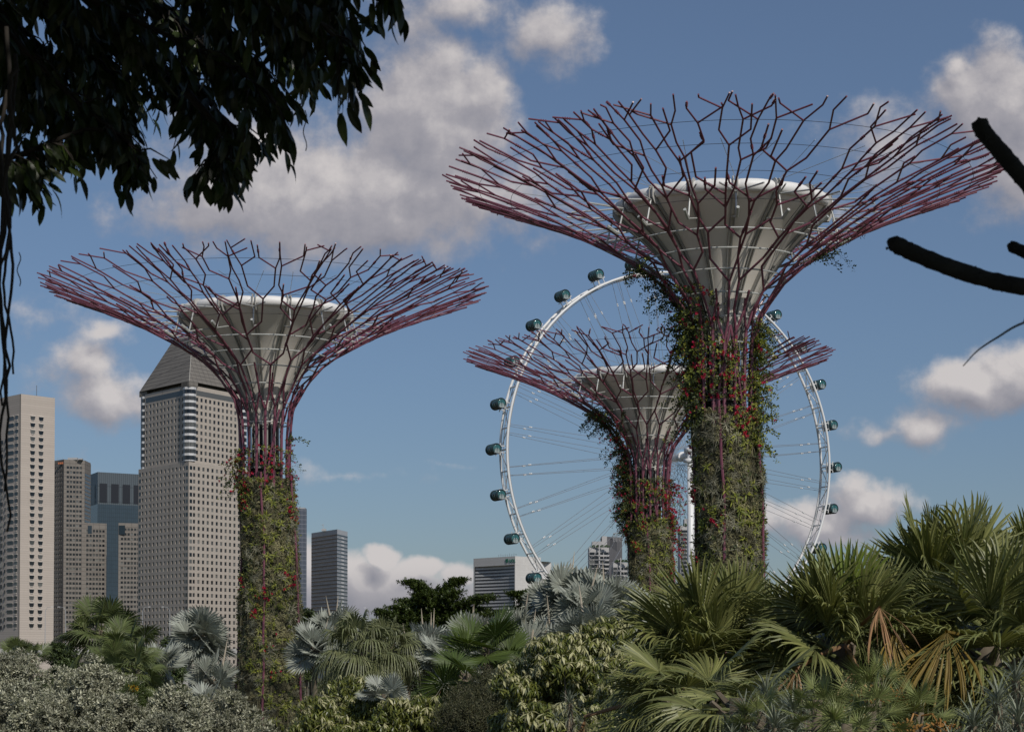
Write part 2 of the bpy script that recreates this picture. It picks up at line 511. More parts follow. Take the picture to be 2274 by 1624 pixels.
# 1 pale hotel slab with shield shaped windows ---------------------------------
b = Bld('hotel_tower', 'pale stone hotel tower with columns of dark shield shaped windows', 'tower', 46.7, 873.8, 850)
A, C, Dp = b.pt(-70, 886), b.pt(46.7, 850), b.pt(122, 863.5)
M_ST = facade_mat('pale_stone', (.50, .44, .385), (.31, .27, .23), 60, 1.04, .05, var=.10)
b.wall(A, C, b.base, b.z1); b.wall(C, Dp, b.base, b.z1); back_box(b, A, C, Dp, b.base, b.z1)
b.finish([M_ST])
mh = mat('window_hood', (.62, .58, .53), .7)
def shield_mesh(w, h):
    g = G(); o = [(-w/2, h/2), (w/2, h/2), (w/2, -h*.15), (w*.28, -h/2), (-w*.28, -h/2), (-w/2, -h*.15)]
    V = [(x, -.08, z) for x, z in o] + [(x, .3, z) for x, z in o]
    n = 6
    g.add(V, [(0,1,2,5),(5,2,3,4)] + [(i, (i+1) % n, (i+1) % n + n, i+n) for i in range(n)])
    g.box((-w/2-.15, -.42, h/2+.02), (w/2+.15, .1, h/2+.22), 1)
    g.box((-w*.3, -.3, -h/2-.3), (w*.3, .1, -h/2-.06), 1)
    return g.mesh('shield_window', [M_GLASS, mh])
sm = shield_mesh(2.35, 1.75)
rm = G().box((-2.5, -.05, -.85), (2.5, .2, .85)).box((-2.6, -.35, .88), (2.6, .1, 1.05), 1).mesh('wide_window', [M_GLASS, mh])
nm = G().box((-.35, -.05, -.85), (.35, .2, .85)).mesh('slot_window', [M_GLASS])
def along(p0, p1, px):
    """local point on segment p0-p1 under photo column px"""
    lo, hi = 0, 1
    f = lambda t: (p0 + (p1-p0)*t + b.o)
    for _ in range(40):
        m_ = (lo+hi)/2; q = f(m_)
        # same top row elevation as the roof
        x = q[0] / q[1] * FPX
        tgt = (px - 1136.5) * 1.0
        pr = b.o[0]/b.o[1]*FPX
        # normalise by the corner so that depth-independent factor cancels
        if x / pr * (b.px0 - 1136.5) < tgt: lo = m_
        else: hi = m_
    return p0 + (p1-p0)*((lo+hi)/2)
b.px0 = 46.7
rows = [b.z(925 + 15.42*i) for i in range(31)]
aR = math.atan2(*(Dp-C)[::-1]); aL = math.atan2(*(C-A)[::-1])
cnt = 0; rest = G()
for i, z in enumerate(rows):
    for px in (73, 91.6):
        p = along(C, Dp, px); link('shield_window', sm, b.e, (p[0], p[1], z), (0, 0, aR))
    for px, me in ((38, sm), (25, rm)):
        if i < 19 or px == 38:
            if px == 25 and i >= 7: pass
        p = along(A, C, px); link('shield_window' if me is sm else 'wide_window', me, b.e, (p[0], p[1], z), (0, 0, aL))
    if i > 2:
        p = along(A, C, 6); link('shield_window', sm, b.e, (p[0], p[1], z - .7), (0, 0, aL)) if i % 3 == 5 else rest.box((p[0]-1.1, p[1]-.6, z-1.5), (p[0]+1.0, p[1]-.2, z+.1))
        p = along(A, C, 13.5); rest.box((p[0]-.3, p[1]-.45, z-.9), (p[0]+.3, p[1]-.1, z+.6))
part('slot_window', rest, M_GLASS, b.e, stuff=True)
part('lightning_rod', G().tube([(5, 8, b.z1), (5, 8, b.z1+5)], .12, 5), mat('dark_metal', (.1, .1, .1), .5), b.e)

# 2 stepped brown office tower ----------------------------------------------------
M_BR = facade_mat('brown_panel', (.215, .195, .172), (.125, .11, .098), 6.0, 3.2, .22, var=.12)
def rowsz(b, y0, dy, n, D=None): return [b.z(y0 + dy*i, D) for i in range(n)]
b = Bld('office_tower', 'brown stepped office tower with rows of small square windows beside the hotel', 'tower', 142, 1019, 1400)
C = b.pt(142, 1400); A = b.pt(112, 1414); Dp = b.pt(188, 1407); E = b.pt(201, 1426)
def cols(L, sp, mg=1.0): 
    n = int((L - 2*mg)//sp); s0 = (L - (n-1)*sp)/2; return [s0 + i*sp for i in range(n)]
lo = 1400
z2 = b.z(1158)
rz_ = rowsz(b, 1036.5, 10.72, 40)
rz_ = [z for z in rz_ if z > b.base + 3]
for p, q in ((A, C), (C, Dp)):
    L = np.linalg.norm(q-p); b.wall(p, q, b.base, b.z1, cols(L, 2.39), 1.7, rz_, 1.8, .35)
b.wall(Dp, E, z2, b.z1)
back_box(b, A, C, Dp, b.base, b.z1)
b.g.add([(*E, z2), (*(E+np.array([-3, 15])), z2), (*(E+np.array([-3, 15])), b.z1), (*E, b.z1)], [(0,1,2,3)])
# lower step to the right
F0, F1, F2 = b.pt(188, 1407.5), b.pt(237.6, 1414.5), b.pt(237.6, 1447)
L = np.linalg.norm(F1-F0)
b.wall(F0, F1, b.base, z2, cols(L, 2.39), 1.7, [z for z in rz_ if z < z2-4], 1.8, .35)
b.wall(F1, F2, b.base, z2)
b.poly_roof([F0, F1, F2, F0+np.array([0, 28])], z2)
b.finish([M_BR])
gb = G()
for i in range(13):
    z = b.z(1050+8.6*i)
    d = (E-Dp)/np.linalg.norm(E-Dp); n_ = np.array([d[1], -d[0]])*.12
    p, q = Dp + d*.4 + n_, E - d*.4 + n_
    g = G().add([(*p, z-.9), (*q, z-.9), (*q, z+.5), (*p, z+.5)], [(0,1,2,3)])
    part('window_band', g, M_GLASSB, b.e)
p = F0 + (F1-F0)*.16; q = F0 + (F1-F0)*.34
part('corner_glazing', G().add([(p[0], p[1]-.15, z2-8), (q[0], q[1]-.15, z2-8), (q[0], q[1]-.15, z2-2), (p[0], p[1]-.15, z2-2)], [(0,1,2,3)]), M_GLASSB, b.e)
g = G()
for x0, w_ in ((-4.9, 1.1), (-3.4, 1.4), (-1.6, .9)):
    g.box((x0, -.2 + 2.6*(-x0/6), b.z1-3.4), (x0+w_, .2 + 2.6*(-x0/6), b.z1-2.0))
part('roof_sign', g, mat('orange_sign', (.42, .14, .06), .6), b.e)
g = G().box((2, 3, b.z1), (9, 8, b.z1+1.6)).tube([(-6, 3.5, b.z1), (-6, 3.5, b.z1+1.1), (-1, 3, b.z1+1.1), (-1, 3, b.z1)], .12, 5).box((10, 2, b.z1), (13, 6, b.z1+1))
part('roof_plant', g, mat('grey_metal', (.38, .38, .38), .6), b.e)

# twin of it between the glass tower and the pyramid roofed tower
b = Bld('office_block', 'brown office block squeezed between blue glass tower and pyramid roofed tower', 'tower', 263, 1160, 1390)
A, Bp = b.pt(263, 1390), b.pt(330, 1397)
L = np.linalg.norm(Bp-A)
rz_ = [z for z in rowsz(b, 1174, 10.72, 28) if z > b.base+3]
b.wall(A, Bp, b.base, b.z1, cols(L, 2.39), 1.7, rz_, 1.8, .35)
b.wall(A + np.array([4, 25]), A, b.base, b.z1)
b.poly_roof([A, Bp, Bp+np.array([0, 25]), A+np.array([4, 25])], b.z1)
b.finish([M_BR])
part('corner_glazing', G().box((.3, -.15, b.z1-8.5), (4.8, .1, b.z1-1.8)), M_GLASSB, b.e)

# 3 blue glass tower with tall dark openings near the top ------------------------------
M_BG = facade_mat('glass_curtain_wall', (.038, .06, .08), (.02, .028, .035), 2.6, 3.9, .12, rough=.22, var=.25, spec=.5)
M_BGT = facade_mat('ribbed_metal', (.085, .105, .12), (.04, .05, .06), 2.6, 14, .3, rough=.45, var=.1, spec=.4)
b = Bld('glass_tower', 'dark blue glass tower with tall black openings below its flat top', 'tower', 217, 1047, 1700)
C = b.pt(217, 1700); A = b.pt(190, 1740); Dp = b.pt(325, 1725)
zm = b.z(1118)
for p, q in ((A, C), (C, Dp)):
    b.wall(p, q, b.base, zm, m=0); b.wall(p, q, zm, b.z1, m=1)
back_box(b, A, C, Dp, b.base, b.z1, 1)
b.finish([M_BG, M_BGT])
dR = (Dp-C)/np.linalg.norm(Dp-C); nR = np.array([dR[1], -dR[0]])
for x0, x1 in ((221, 237.4), (246.4, 263.2), (271.8, 288.6), (296.8, 312)):
    t0 = (x0-217)/(325-217)*np.linalg.norm(Dp-C); t1 = (x1-217)/(325-217)*np.linalg.norm(Dp-C)
    p, q = C + dR*t0, C + dR*t1
    z0, z1 = b.z(1114), b.z(1072)
    g = G().add([(*(p+nR*.3), z0), (*(q+nR*.3), z0), (*(q+nR*.3), z1), (*(p+nR*.3), z1)], [(0,1,2,3)])
    part('opening_shade_sheet', g, mat('opening_shade', (.012, .014, .02), .4), b.e)  # flat dark sheet on the wall, painted as the shade inside an opening
dL = (C-A)/np.linalg.norm(C-A); nL = np.array([dL[1], -dL[0]])
p, q = C - dL*20, C - dL*9
part('opening_shade_sheet', G().add([(*(p+nL*.3), b.z(1116)), (*(q+nL*.3), b.z(1116)), (*(q+nL*.3), b.z(1074)), (*(p+nL*.3), b.z(1074))], [(0,1,2,3)]), MATS['opening_shade'], b.e)

# 4 tower with the pyramid roof ----------------------------------------------------------
M_PY = facade_mat('tower_stone', (.46, .41, .355), (.33, .285, .24), 2.4, 1.25, .05, var=.12)
b = Bld('pyramid_roof_tower', 'tall beige tower with grey pyramid roof and banded corner bays', 'tower', 419, 1024, 1050)
C = b.pt(419, 1050); A = b.pt(307.5, 1093); Dp = b.pt(552, 1096)
LA, LD = np.linalg.norm(A-C), np.linalg.norm(Dp-C)
zl = b.z1
rz_ = [z for z in rowsz(b, 1037, 14.85, 32) if z > b.base+2]
def pcols(L): 
    n = 12; sp = (L-9.6)/(n-1); return [4.8 + sp*i for i in range(n)]
b.wall(A, C, b.base, zl, pcols(LA), 1.95, rz_, 2.05, .3)
b.wall(C, Dp, b.base, zl, pcols(LD), 1.95, rz_, 2.05, .3)
back_box(b, A, C, Dp, b.base, zl)
# bigger corner windows on the lower shaft
cw = []
for p, q in ((A, C), (C, Dp)):
    d = (q-p)/np.linalg.norm(q-p); n_ = np.array([d[1], -d[0]])
    for t in (1.9, np.linalg.norm(q-p)-1.9):
        for z in rz_: cw.append((*(p + d*t + n_*.04), z, math.atan2(d[1], d[0]), 2.1, 2.1))
# upper shaft, inset
def inset(k):
    c = C + (A-C)/LA*k + (Dp-C)/LD*k; a = A + (Dp-C)/LD*k - (A-C)/LA*k; d = Dp + (A-C)/LA*k - (Dp-C)/LD*k
    return a, c, d
a2, c2, d2 = inset(.9)
zw = b.z(853)
uz = [z for z in rowsz(b, 882.5, 14.72, 10)]
da = (c2-a2)/np.linalg.norm(c2-a2); dd = (d2-c2)/np.linalg.norm(d2-c2)
for p, q, d in ((a2, c2, da), (c2, d2, dd)):
    L = np.linalg.norm(q-p); m0 = 4.9
    p_, q_ = p + d*m0, q - d*m0; LL = L-2*m0
    n = 11; us = [2.0 + (LL-4.0)/(n-1)*i for i in range(n)]
    b.wall(p_, q_, zl, zw, us, 1.95, [z for z in uz if z > zl+1.5], 2.05, .3)
    n_ = np.array([d[1], -d[0]])
    r0, r1 = p_ + d*1.1 + n_*.05, q_ - d*1.1 + n_*.05
    part('strip_window', G().add([(*r0, zw-5.2), (*r1, zw-5.2), (*r1, zw-2.3), (*r0, zw-2.3)], [(0,1,2,3)]), M_GLASS, b.e)
    for e_, s_ in ((p_, 1), (q_, -1)):
        b.g.add([(*e_, zl), (*(e_-n_*4), zl), (*(e_-n_*4), zw), (*e_, zw)], [(0,1,2,3)])
ic = inset(4.2)
icb = ic[0] + ic[2] - ic[1]
ze = b.z(850)+1.2
for p, q in ((ic[0], ic[1]), (ic[1], ic[2]), (ic[2], icb), (icb, ic[0])):
    b.g.add([(*p, zl), (*q, zl), (*q, ze+1), (*p, ze+1)], [(0,1,2,3)], m=1)
b.win += cw
b.win.sort(key=lambda t: -t[2])
M_SLATE = facade_mat('roof_slate', (.19, .175, .155), (.09, .083, .075), 5.5, 2.3, .22, rough=.75, var=.4)
b.finish([M_PY, mat('dark_wall', (.13, .12, .11), .8)])
# roof frustum
a3, c3, d3 = inset(.2); e3 = a3 + d3 - c3
zt = b.z(721); cen = (a3+d3)/2; f = .36
base = [a3, c3, d3, e3]; top = [cen + (p-cen)*f for p in base]
g = G()
for i in range(4):
    j = (i+1) % 4
    g.add([(*base[i], ze), (*base[j], ze), (*top[j], zt), (*top[i], zt)], [(0,1,2,3)])
g.add([(*p, zt) for p in top], [(0,1,2,3)])
g.add([(*p, ze) for p in base], [(0,1,2,3)])
for p in base:     # corner legs of the roof come down onto the bays
    q = cen + (p-cen)*.93
    d = (cen-p)/np.linalg.norm(cen-p); s_ = np.array([-d[1], d[0]])
    V = []
    for z, k in ((ze, 1.0), (ze-3.0, 1.0)):
        for u, v in ((0, 0), (5.0, 5.0), (8.2, 0), (5.0, -5.0)):
            V.append((*(p + d*u*1.0 + s_*v*.9), z))
    g.add(V, [(0,1,5,4),(1,2,6,5),(2,3,7,6),(3,0,4,7),(4,5,6,7)])
rf = part('roof', g, M_SLATE, b.e)
part('roof_ridge', G().tube([(*c3, ze), (*top[1], zt)], .18, 5), mat('ridge_metal', (.4, .38, .34), .6), rf)
# corner bays with white bands
mw = mat('white_panel', (.56, .56, .56), .5, var=.08, vscale=.2)
for p in base[:3]:
    d = (cen-p)/np.linalg.norm(cen-p); ctr = p + d*4.6
    g = G(); zb = zl + (.0 if p is not c3 else 1.2)
    bands = [z for z in rowsz(b, 867, 14.72, 11)]
    for z in bands:
        g.lathe([(3.55, z-1.15), (3.55, z+1.15)], 8, 0, PI/8)
        g.lathe([(3.7, z+1.15), (3.7, z+2.5), (3.5, z+2.5)], 8, 1, PI/8)
        g.lathe([(3.5, z+1.15), (3.7, z+1.15)], 8, 1, PI/8)
        for k in range(8):
            a_ = PI/8 + k*PI/4
            for kk in range(2):
                t = kk/2
                x0 = np.array([math.cos(a_), math.sin(a_)])*3.6; x1 = np.array([math.cos(a_+PI/4), math.sin(a_+PI/4)])*3.6
                m_ = x0 + (x1-x0)*t
                g.box((m_[0]-.07, m_[1]-.07, z-1.15), (m_[0]+.07, m_[1]+.07, z+1.15), 2)
    g.lathe([(3.45, zb-.6), (3.45, bands[-1]-1.1)], 8, 1, PI/8)
    part('corner_bay', g, [M_GLASS, mw, MATS['dark_metal']], b.e, loc=(*ctr, 0))

# 5 dark tower half hidden by the planted trunk, striped tower -------------------------------
b = Bld('dark_tower', 'slim dark blue tower half hidden behind the planted trunk', 'tower', 681, 1129, 1500)
A, C = b.pt(628, 1490), b.pt(681, 1500)
b.wall(A, C, b.base, b.z1); b.wall(C, C+np.array([-4, 26]), b.base, b.z1)
b.wall(A+np.array([-4, 26]), A, b.base, b.z1)
b.poly_roof([A, C, C+np.array([-4, 26]), A+np.array([-4, 26])], b.z1)
b.finish([facade_mat('finned_glass', (.055, .07, .095), (.19, .20, .23), 1.6, 3.6, .22, rough=.3, var=.3)])
part('roof_plant', G().box((-14, 4, b.z1), (-2, 14, b.z1+1.5)), MATS['grey_metal'], b.e)
g = G()
for i in range(38):
    if i % 3 != 1: g.box((-1.7, -.35, b.z1-5-3.6*i), (-.9, 0, b.z1-3.2-3.6*i))
part('pale_panel', g, mat('pale_panel', (.45, .48, .5), .5), b.e)

b = Bld('striped_tower', 'grey office tower with even dark horizontal window bands', 'tower', 748.5, 1174, 1000)
C = b.pt(748.5, 1000); A = b.pt(691.4, 1030); Dp = b.pt(771.5, 1019)
b.wall(A, C, b.base, b.z1); b.wall(C, Dp, b.base, b.z1); back_box(b, A, C, Dp, b.base, b.z1)
b.finish([mat('grey_cladding', (.40, .415, .44), .55, var=.1, vscale=.05)])
dL = (C-A)/np.linalg.norm(C-A); nL = np.array([dL[1], -dL[0]]); dR = (Dp-C)/np.linalg.norm(Dp-C); nR = np.array([dR[1], -dR[0]])
LR = np.linalg.norm(Dp-C)
for i in range(31):
    z = b.z(1186.5 + 8.35*i)
    g = G()
    for o_, h in ((0, .42), (-.85, .10)):
        V = []
        for p in (A+nL*.06, C+nL*.06+nR*.06, Dp+nR*.06): V += [(*p, z+o_-h), (*p, z+o_+h)]
        g.add(V, [(0,2,3,1),(2,4,5,3)])
    part('window_band', g, glass_mat('band_glass', (.02, .027, .038), (.035, .045, .06)), b.e)
    if i < 30:
        p, q = C + dR*LR*.37 + nR*.14, C + dR*LR*.64 + nR*.14
        part('white_panel', G().add([(*p, z-1.55), (*q, z-1.55), (*q, z-.7), (*p, z-.7)], [(0,1,2,3)]), mw, b.e)
g = G().box((-9.6, 13, b.z1), (-7.2, 15, b.z1+1.2)).tube([(-8.4, 14, b.z1+1), (-8.9, 14, b.z1+3.2), (-9.3, 14, b.z1+3.6)], .12, 5).tube([(-9.8, 14, b.z1+3.1), (-8.3, 14, b.z1+3.6)], .1, 5)
part('roof_crane', g, MATS['grey_metal'], b.e)

# 6 white slab with sign ------------------------------------------------------------------
b = Bld('white_office_slab', 'white office slab with curved window bands and green roof lettering', 'tower', 1143.3, 1233.5, 1100)
C = b.pt(1143.3, 1100); A = b.pt(1051, 1127); Dp = b.pt(1161.7, 1105)
zt_ = b.z1; L = np.linalg.norm(C-A); dL = (C-A)/L; nL = np.array([-dL[1], dL[0]])   # inward
zp = b.z(1252.5)
b.wall(A, C, zp, zt_, m=0); b.wall(C, Dp, b.base, zt_)
b.wall(A, A + dL*1.1, b.base, zp); b.wall(C - dL*.5, C, b.base, zp)
E = Dp + nL*14; b.poly_roof([A, C, Dp, E, A+nL*14], zt_)
b.wall(Dp, E, b.base, zt_)
b.wall(A+nL*14, A, b.base, zt_)
w0, w1 = b.pt(1162.5, 1112), b.pt(1169.5, 1119)
b.wall(w0, w1, b.base, b.z(1241), m=0); b.wall(w1, w1+nL*20, b.base, b.z(1241), m=0)
b.poly_roof([w0, w1, w1+nL*20, w0+nL*20], b.z(1241))
M_UW = facade_mat('white_tile', (.60, .585, .56), (.5, .485, .46), 3.0, 1.5, .06, var=.06)
b.finish([M_UW])
gq = G().add([(*(A + dL*.9 + nL*2.6), b.base), (*(C - dL*.4 + nL*2.6), b.base), (*(C - dL*.4 + nL*2.6), zp+.6), (*(A + dL*.9 + nL*2.6), zp+.6)], [(0,1,2,3)])
gq.add([(*A, zp), (*C, zp), (*(C + nL*3), zp), (*(A + nL*3), zp)], [(0,1,2,3)])
part('recessed_wall', gq, M_UW, b.e)
N = 12
def arc(t, off): # concave face
    p = A + dL*(1.1 + (L-1.6)*t) + nL*(off + 1.6*math.sin(PI*t)**.9 + .5)
    return p
for i in range(27):
    z = b.z(1256 + 7.52*i)
    g1, g2 = G(), G()
    V1, V2, V3 = [], [], []
    for k in range(N+1):
        p = arc(k/N, .35); V1 += [(*p, z-1.95), (*p, z-.55)]
        q = arc(k/N, 0); V2 += [(*q, z-.95), (*q, z+.05)]; V3 += [(*arc(k/N, .4), z-.95)]
    fq = [(2*k, 2*k+2, 2*k+3, 2*k+1) for k in range(N)]
    g1.add(V1, fq)
    g2.add(V2, fq)
    V4 = []
    for k in range(N+1): V4 += [V2[2*k], V3[k]]
    g2.add(V4, fq)
    V5 = []
    for k in range(N+1): V5 += [V2[2*k+1], (*arc(k/N, .4), z+.05)]
    g2.add(V5, fq)
    part('window_band', g1, glass_mat('curved_glass', (.06, .065, .075), (.10, .105, .115), .3), b.e)
    part('spandrel', g2, mat('spandrel_white', (.5, .5, .5), .6, var=.15, vscale=.3), b.e)
for i in range(24):
    z = b.z(1252 + 7.52*i)
    d = (w1-w0)/np.linalg.norm(w1-w0)
    part('wing_window', G().add([(w0[0]+.3, w0[1]-.1, z-2), (w1[0], w1[1]-.1, z-2), (w1[0], w1[1]-.1, z-.8), (w0[0]+.3, w0[1]-.1, z-.8)], [(0,1,2,3)]), M_GLASS, b.e)
# lettering: emblem and UOL
mg = mat('sign_green', (.02, .16, .10), .5)
def letters(p, d, z, h, txt, emblem):
    a = math.atan2(d[1], d[0]); n_ = np.array([d[1], -d[0]])
    c = bpy.data.curves.new('sign_letters', 'FONT'); c.body = txt; c.size = h*1.38; c.extrude = .08; c.offset = .03
    c.align_x = 'LEFT'; c.materials.append(mg)
    q = p + n_*.18
    link('sign_letters', c, b.e, (q[0], q[1], z), (PI/2, 0, a))
    if emblem:
        g = G(); w = h*1.2; x0 = -w*1.25
        for k in range(4):
            x = x0 + k*w/4
            g.box((x, -.1, h*.28), (x + w*.14, .06, h*1.12))
        g.box((x0, -.1, h*.12), (x0 + w*.89, .06, h*.24))
        g.box((x0 + w*.1, -.1, -.02), (x0 + w*.8, .06, h*.08))
        part('sign_emblem', g, mg, b.e, loc=(q[0], q[1], z), rot=(0, 0, a))
letters(A + dL*L*.865, dL, b.z(1247.0), 2.0, 'UOL', True)
d = (w1-w0)/np.linalg.norm(w1-w0)
letters(w0 - d*.4, d, b.z(1250), 1.55, 'UOL', False)
g = G()
for k in range(9):
    p = A + dL*(18 + 1.9*k) + nL*4
    g.tube([(*p, zt_), (*p, zt_ + 1.6 + .6*(k % 2))], .05, 4).tube([(p[0]-.5, p[1], zt_+1.3), (p[0]+.5, p[1], zt_+1.3)], .05, 4)
part('roof_aerial', g, MATS['dark_metal'], b.e)

# 7 small far blocks ------------------------------------------------------------------------
b = Bld('far_dark_block', 'small dark block with one pale panel rising behind the layered tree', 'building', 913.5, 1317, 1400)
A, C = b.pt(913.5, 1400), b.pt(942, 1405)
b.wall(A, C, b.base, b.z1); b.wall(C, C+np.array([0, 12]), b.base, b.z1); b.wall(A+np.array([0, 12]), A, b.base, b.z1); b.poly_roof([A, C, C+np.array([0, 12]), A+np.array([0, 12])], b.z1)
b.finish([facade_mat('far_dark_glass', (.05, .07, .095), (.03, .04, .05), 2.2, 3.5, .2, rough=.4)])
part('pale_panel', G().box((3.6, -.2, b.z1-5.5), (6.8, 0, b.z1-3.3)), MATS['pale_panel'], b.e)
b = Bld('far_blue_block', 'narrow blue glass block low behind the layered tree', 'building', 845.5, 1366, 1600)
A, C = b.pt(845.5, 1600), b.pt(859, 1602)
b.wall(A, C, b.base, b.z1); b.wall(C, C+np.array([0, 9]), b.base, b.z1); b.wall(A+np.array([0, 9]), A, b.base, b.z1); b.poly_roof([A, C, C+np.array([0, 9]), A+np.array([0, 9])], b.z1)
b.finish([facade_mat('far_blue_glass', (.07, .12, .17), (.05, .08, .11), 2.2, 3.5, .2, rough=.4)])

# 8 apartment towers under the wheel -----------------------------------------------------------
M_AP = mat('render_grey', (.40, .395, .39), .7, var=.1, vscale=.1)
def apartment(label, px0, px1, ytop, D, pent=None, nfl=22, fh=9.6, colw=.30, side=16):
    b = Bld('apartment_tower', label, 'tower', px0, ytop, D)
    b.e['group'] = 'apartment towers beyond the wheel'
    A, C = b.pt(px0, D), b.pt(px1, D+4); Lw = C[0]
    b.wall(A, C, b.base, b.z1, m=0)
    b.wall(C, C+np.array([0, side]), b.base, b.z1); b.wall(A+np.array([0, side]), A, b.base, b.z1)
    b.poly_roof([A, C, C+np.array([0, side]), A+np.array([0, side])], b.z1)
    if pent:
        x0, x1, yp = pent
        g_ = b.g; zz = b.z(yp)
        X0 = Lw*(x0-px0)/(px1-px0); X1 = Lw*(x1-px0)/(px1-px0)
        g_.box((X0, 3, b.z1-.1), (X1, 11, zz))
        for k in range(14):
            x = .4 + k*(Lw-.8)/13; g_.box((x, .1, b.z1), (x+.4+.3*(k % 3), .7, b.z1+.5+.35*(k*7 % 3)), 1)
    b.finish([M_AP, mat('planter_green', (.04, .07, .03), .8)])
    dz = fh*D/FPX
    for i in range(nfl):
        z = b.z1 - 1.6 - dz*(i+1)
        if z < b.base + 1: break
        for k, (u0, u1) in enumerate(((.02, .27), (.30, .46), (.54, .70), (.73, .98))):
            part('window', G().box((Lw*u0, -.08, z), (Lw*u1, .02, z+dz*.62)), M_GLASS, b.e)
        part('balcony', G().box((Lw*.5, -1.1, z-.35), (Lw*1.0, -.05, z-.05)).box((Lw*.02, -.5, z-.3), (Lw*.46, -.05, z-.1)), mat('balcony_white', (.55, .54, .53), .6), b.e)
    part('fin', G().box((Lw*.47, -.7, b.base), (Lw*.53, .0, b.z1+2)), M_AP, b.e)
    return b
apartment('pale apartment tower with balconies and rooftop planting under the wheel', 1308, 1351.6, 1214, 900, (1315, 1336, 1200))
b = Bld('apartment_tower', 'dark grey apartment tower with framed roof behind the pale one', 'tower', 1336, 1189, 945)
b.e['group'] = 'apartment towers beyond the wheel'
A, C = b.pt(1336, 945), b.pt(1381, 952)
m_ = A + (C-A)*.25
b.wall(A, m_, b.base, b.z1, m=1); b.wall(m_, C, b.base, b.z1-.2); b.wall(C, C+np.array([0, 15]), b.base, b.z1); b.wall(A+np.array([0, 15]), A, b.base, b.z1)
b.poly_roof([A, C, C+np.array([0, 15]), A+np.array([0, 15])], b.z1-.2)
b.finish([facade_mat('dark_ribs', (.13, .13, .14), (.07, .07, .075), 1.1, 60, .25, var=.1), M_AP])
g = G()
for k in range(7):
    x = C[0]*(.55 + .07*k); g.tube([(x, .5, b.z1-3), (x, .5, b.z1+1.4)], .12, 5)
g.tube([(C[0]*.55, .5, b.z1+1.4), (C[0]*.99, .5, b.z1+1.4)], .15, 5)
part('roof_frame', g, MATS['grey_metal'], b.e)
apartment('lower pale apartment block in front of the dark grey tower', 1361, 1393, 1247, 885, (1370, 1380, 1240), 10, 10.5)
apartment('white balconied apartment tower showing between the two planted trunks', 1510, 1566, 1166, 1000, (1520, 1540, 1150), 30, 8.8)

# ------------------------------------------------------------------ elevated road with lamps and cars
g = G()
YR = 610
g.box((-420, YR, 11.6), (420, YR+26, 12.6)); g.box((-420, YR, 12.6), (420, YR+.4, 13.5)); g.box((-420, YR+25.6, 12.6), (420, YR+26, 13.5))
for i in range(28): g.box((-410+30*i, YR+9, -1), (-406+30*i, YR+17, 11.6))
structure('road', g, mat('concrete', (.40, .39, .37), .85, var=.2, vscale=.3))
g = G().add([(-420, YR+.5, 12.61), (420, YR+.5, 12.61), (420, YR+25.5, 12.61), (-420, YR+25.5, 12.61)], [(0,1,2,3)])
structure('road_surface', g, mat('asphalt', (.06, .06, .06), .9, var=.2, vscale=.5))
ml = mat('lamp_post_grey', (.36, .37, .38), .5)
def lamp(px, side, label, Y=YR+13, top=1347):
    p = at(px, top, Y); H = p.z - 12.6
    e = thing('street_lamp', label, 'street lamp', (p.x, Y, 12.6), group='street lamps on the elevated road')
    part('pole', G().tube([(0, 0, 0), (0, 0, H*.82)], [.14, .09], 6).tube([(0, 0, H*.82), (.05*side, 0, H*.92), (.7*side, 0, H), (2.1*side, 0, H+.12)], [.09, .08, .07, .06], 6), ml, e)
    part('lamp_head', G().box((1.9*side if side > 0 else -2.7, -.15, H+.05), (2.7 if side > 0 else -1.9, .15, H+.22)), mat('lamp_head_white', (.6, .6, .6), .4), e)
lamp(100.5, 1, 'street lamp with arm reaching right, in front of the pale hotel')
lamp(146, -1, 'street lamp with arm reaching left, before the brown stepped office tower')
lamp(316, 1, 'street lamp at the foot of the pyramid roofed tower, beside a green palm')
lamp(377, -1, 'street lamp at the foot of the pyramid roofed tower, beside the silver palm')
lamp(826, -1, 'street lamp against pale cloud, taller one with arm to the left', top=1349)
lamp(832.5, 1, 'street lamp against pale cloud, with arm to the right', top=1353)
def car(px, label, body, Y, van=False):
    p = at(px, 1440, Y)
    e = thing('van' if van else 'car', label, 'van' if van else 'car', (p.x, Y, 12.62))
    if van: prof = [(-2.4, .35), (2.4, .35), (2.4, 1.2), (1.7, 1.35), (1.1, 2.1), (-2.3, 2.15), (-2.4, 1.2)]
    else: prof = [(-2.2, .3), (2.2, .3), (2.2, .85), (1.3, .95), (.6, 1.45), (-1.1, 1.5), (-1.9, .98), (-2.2, .9)]
    n = len(prof); V = [(x, -.85, z) for x, z in prof] + [(x, .85, z) for x, z in prof]
    g = G(); c0 = len(V); V += [(0, -.85, .8), (0, .85, .8)]
    g.add(V, [(i, (i+1) % n, (i+1) % n+n, i+n) for i in range(n)], [(c0, i, (i+1) % n) for i in range(n)] + [(c0+1, (i+1) % n + n, i+n) for i in range(n)])
    part('body', g, body, e)
    h = 1.9 if van else 1.4
    part('side_window', G().box((-1.5, -.9, h-.45), (.7, -.86, h-.1)), M_GLASS, e)
    for x in (-1.4, 1.4):
        w = part('wheel', G().tube([(x, -.9, .33), (x, -.65, .33)], .33, 12), mat('tyre_black', (.02, .02, .02), .8), e)
car(88, 'white van on the elevated road below the pale hotel', mat('car_white', (.7, .7, .7), .3), YR+8, True)
car(107, 'dark car on the elevated road behind the silver leaved shrubs', mat('car_dark', (.05, .06, .08), .3), YR+16)

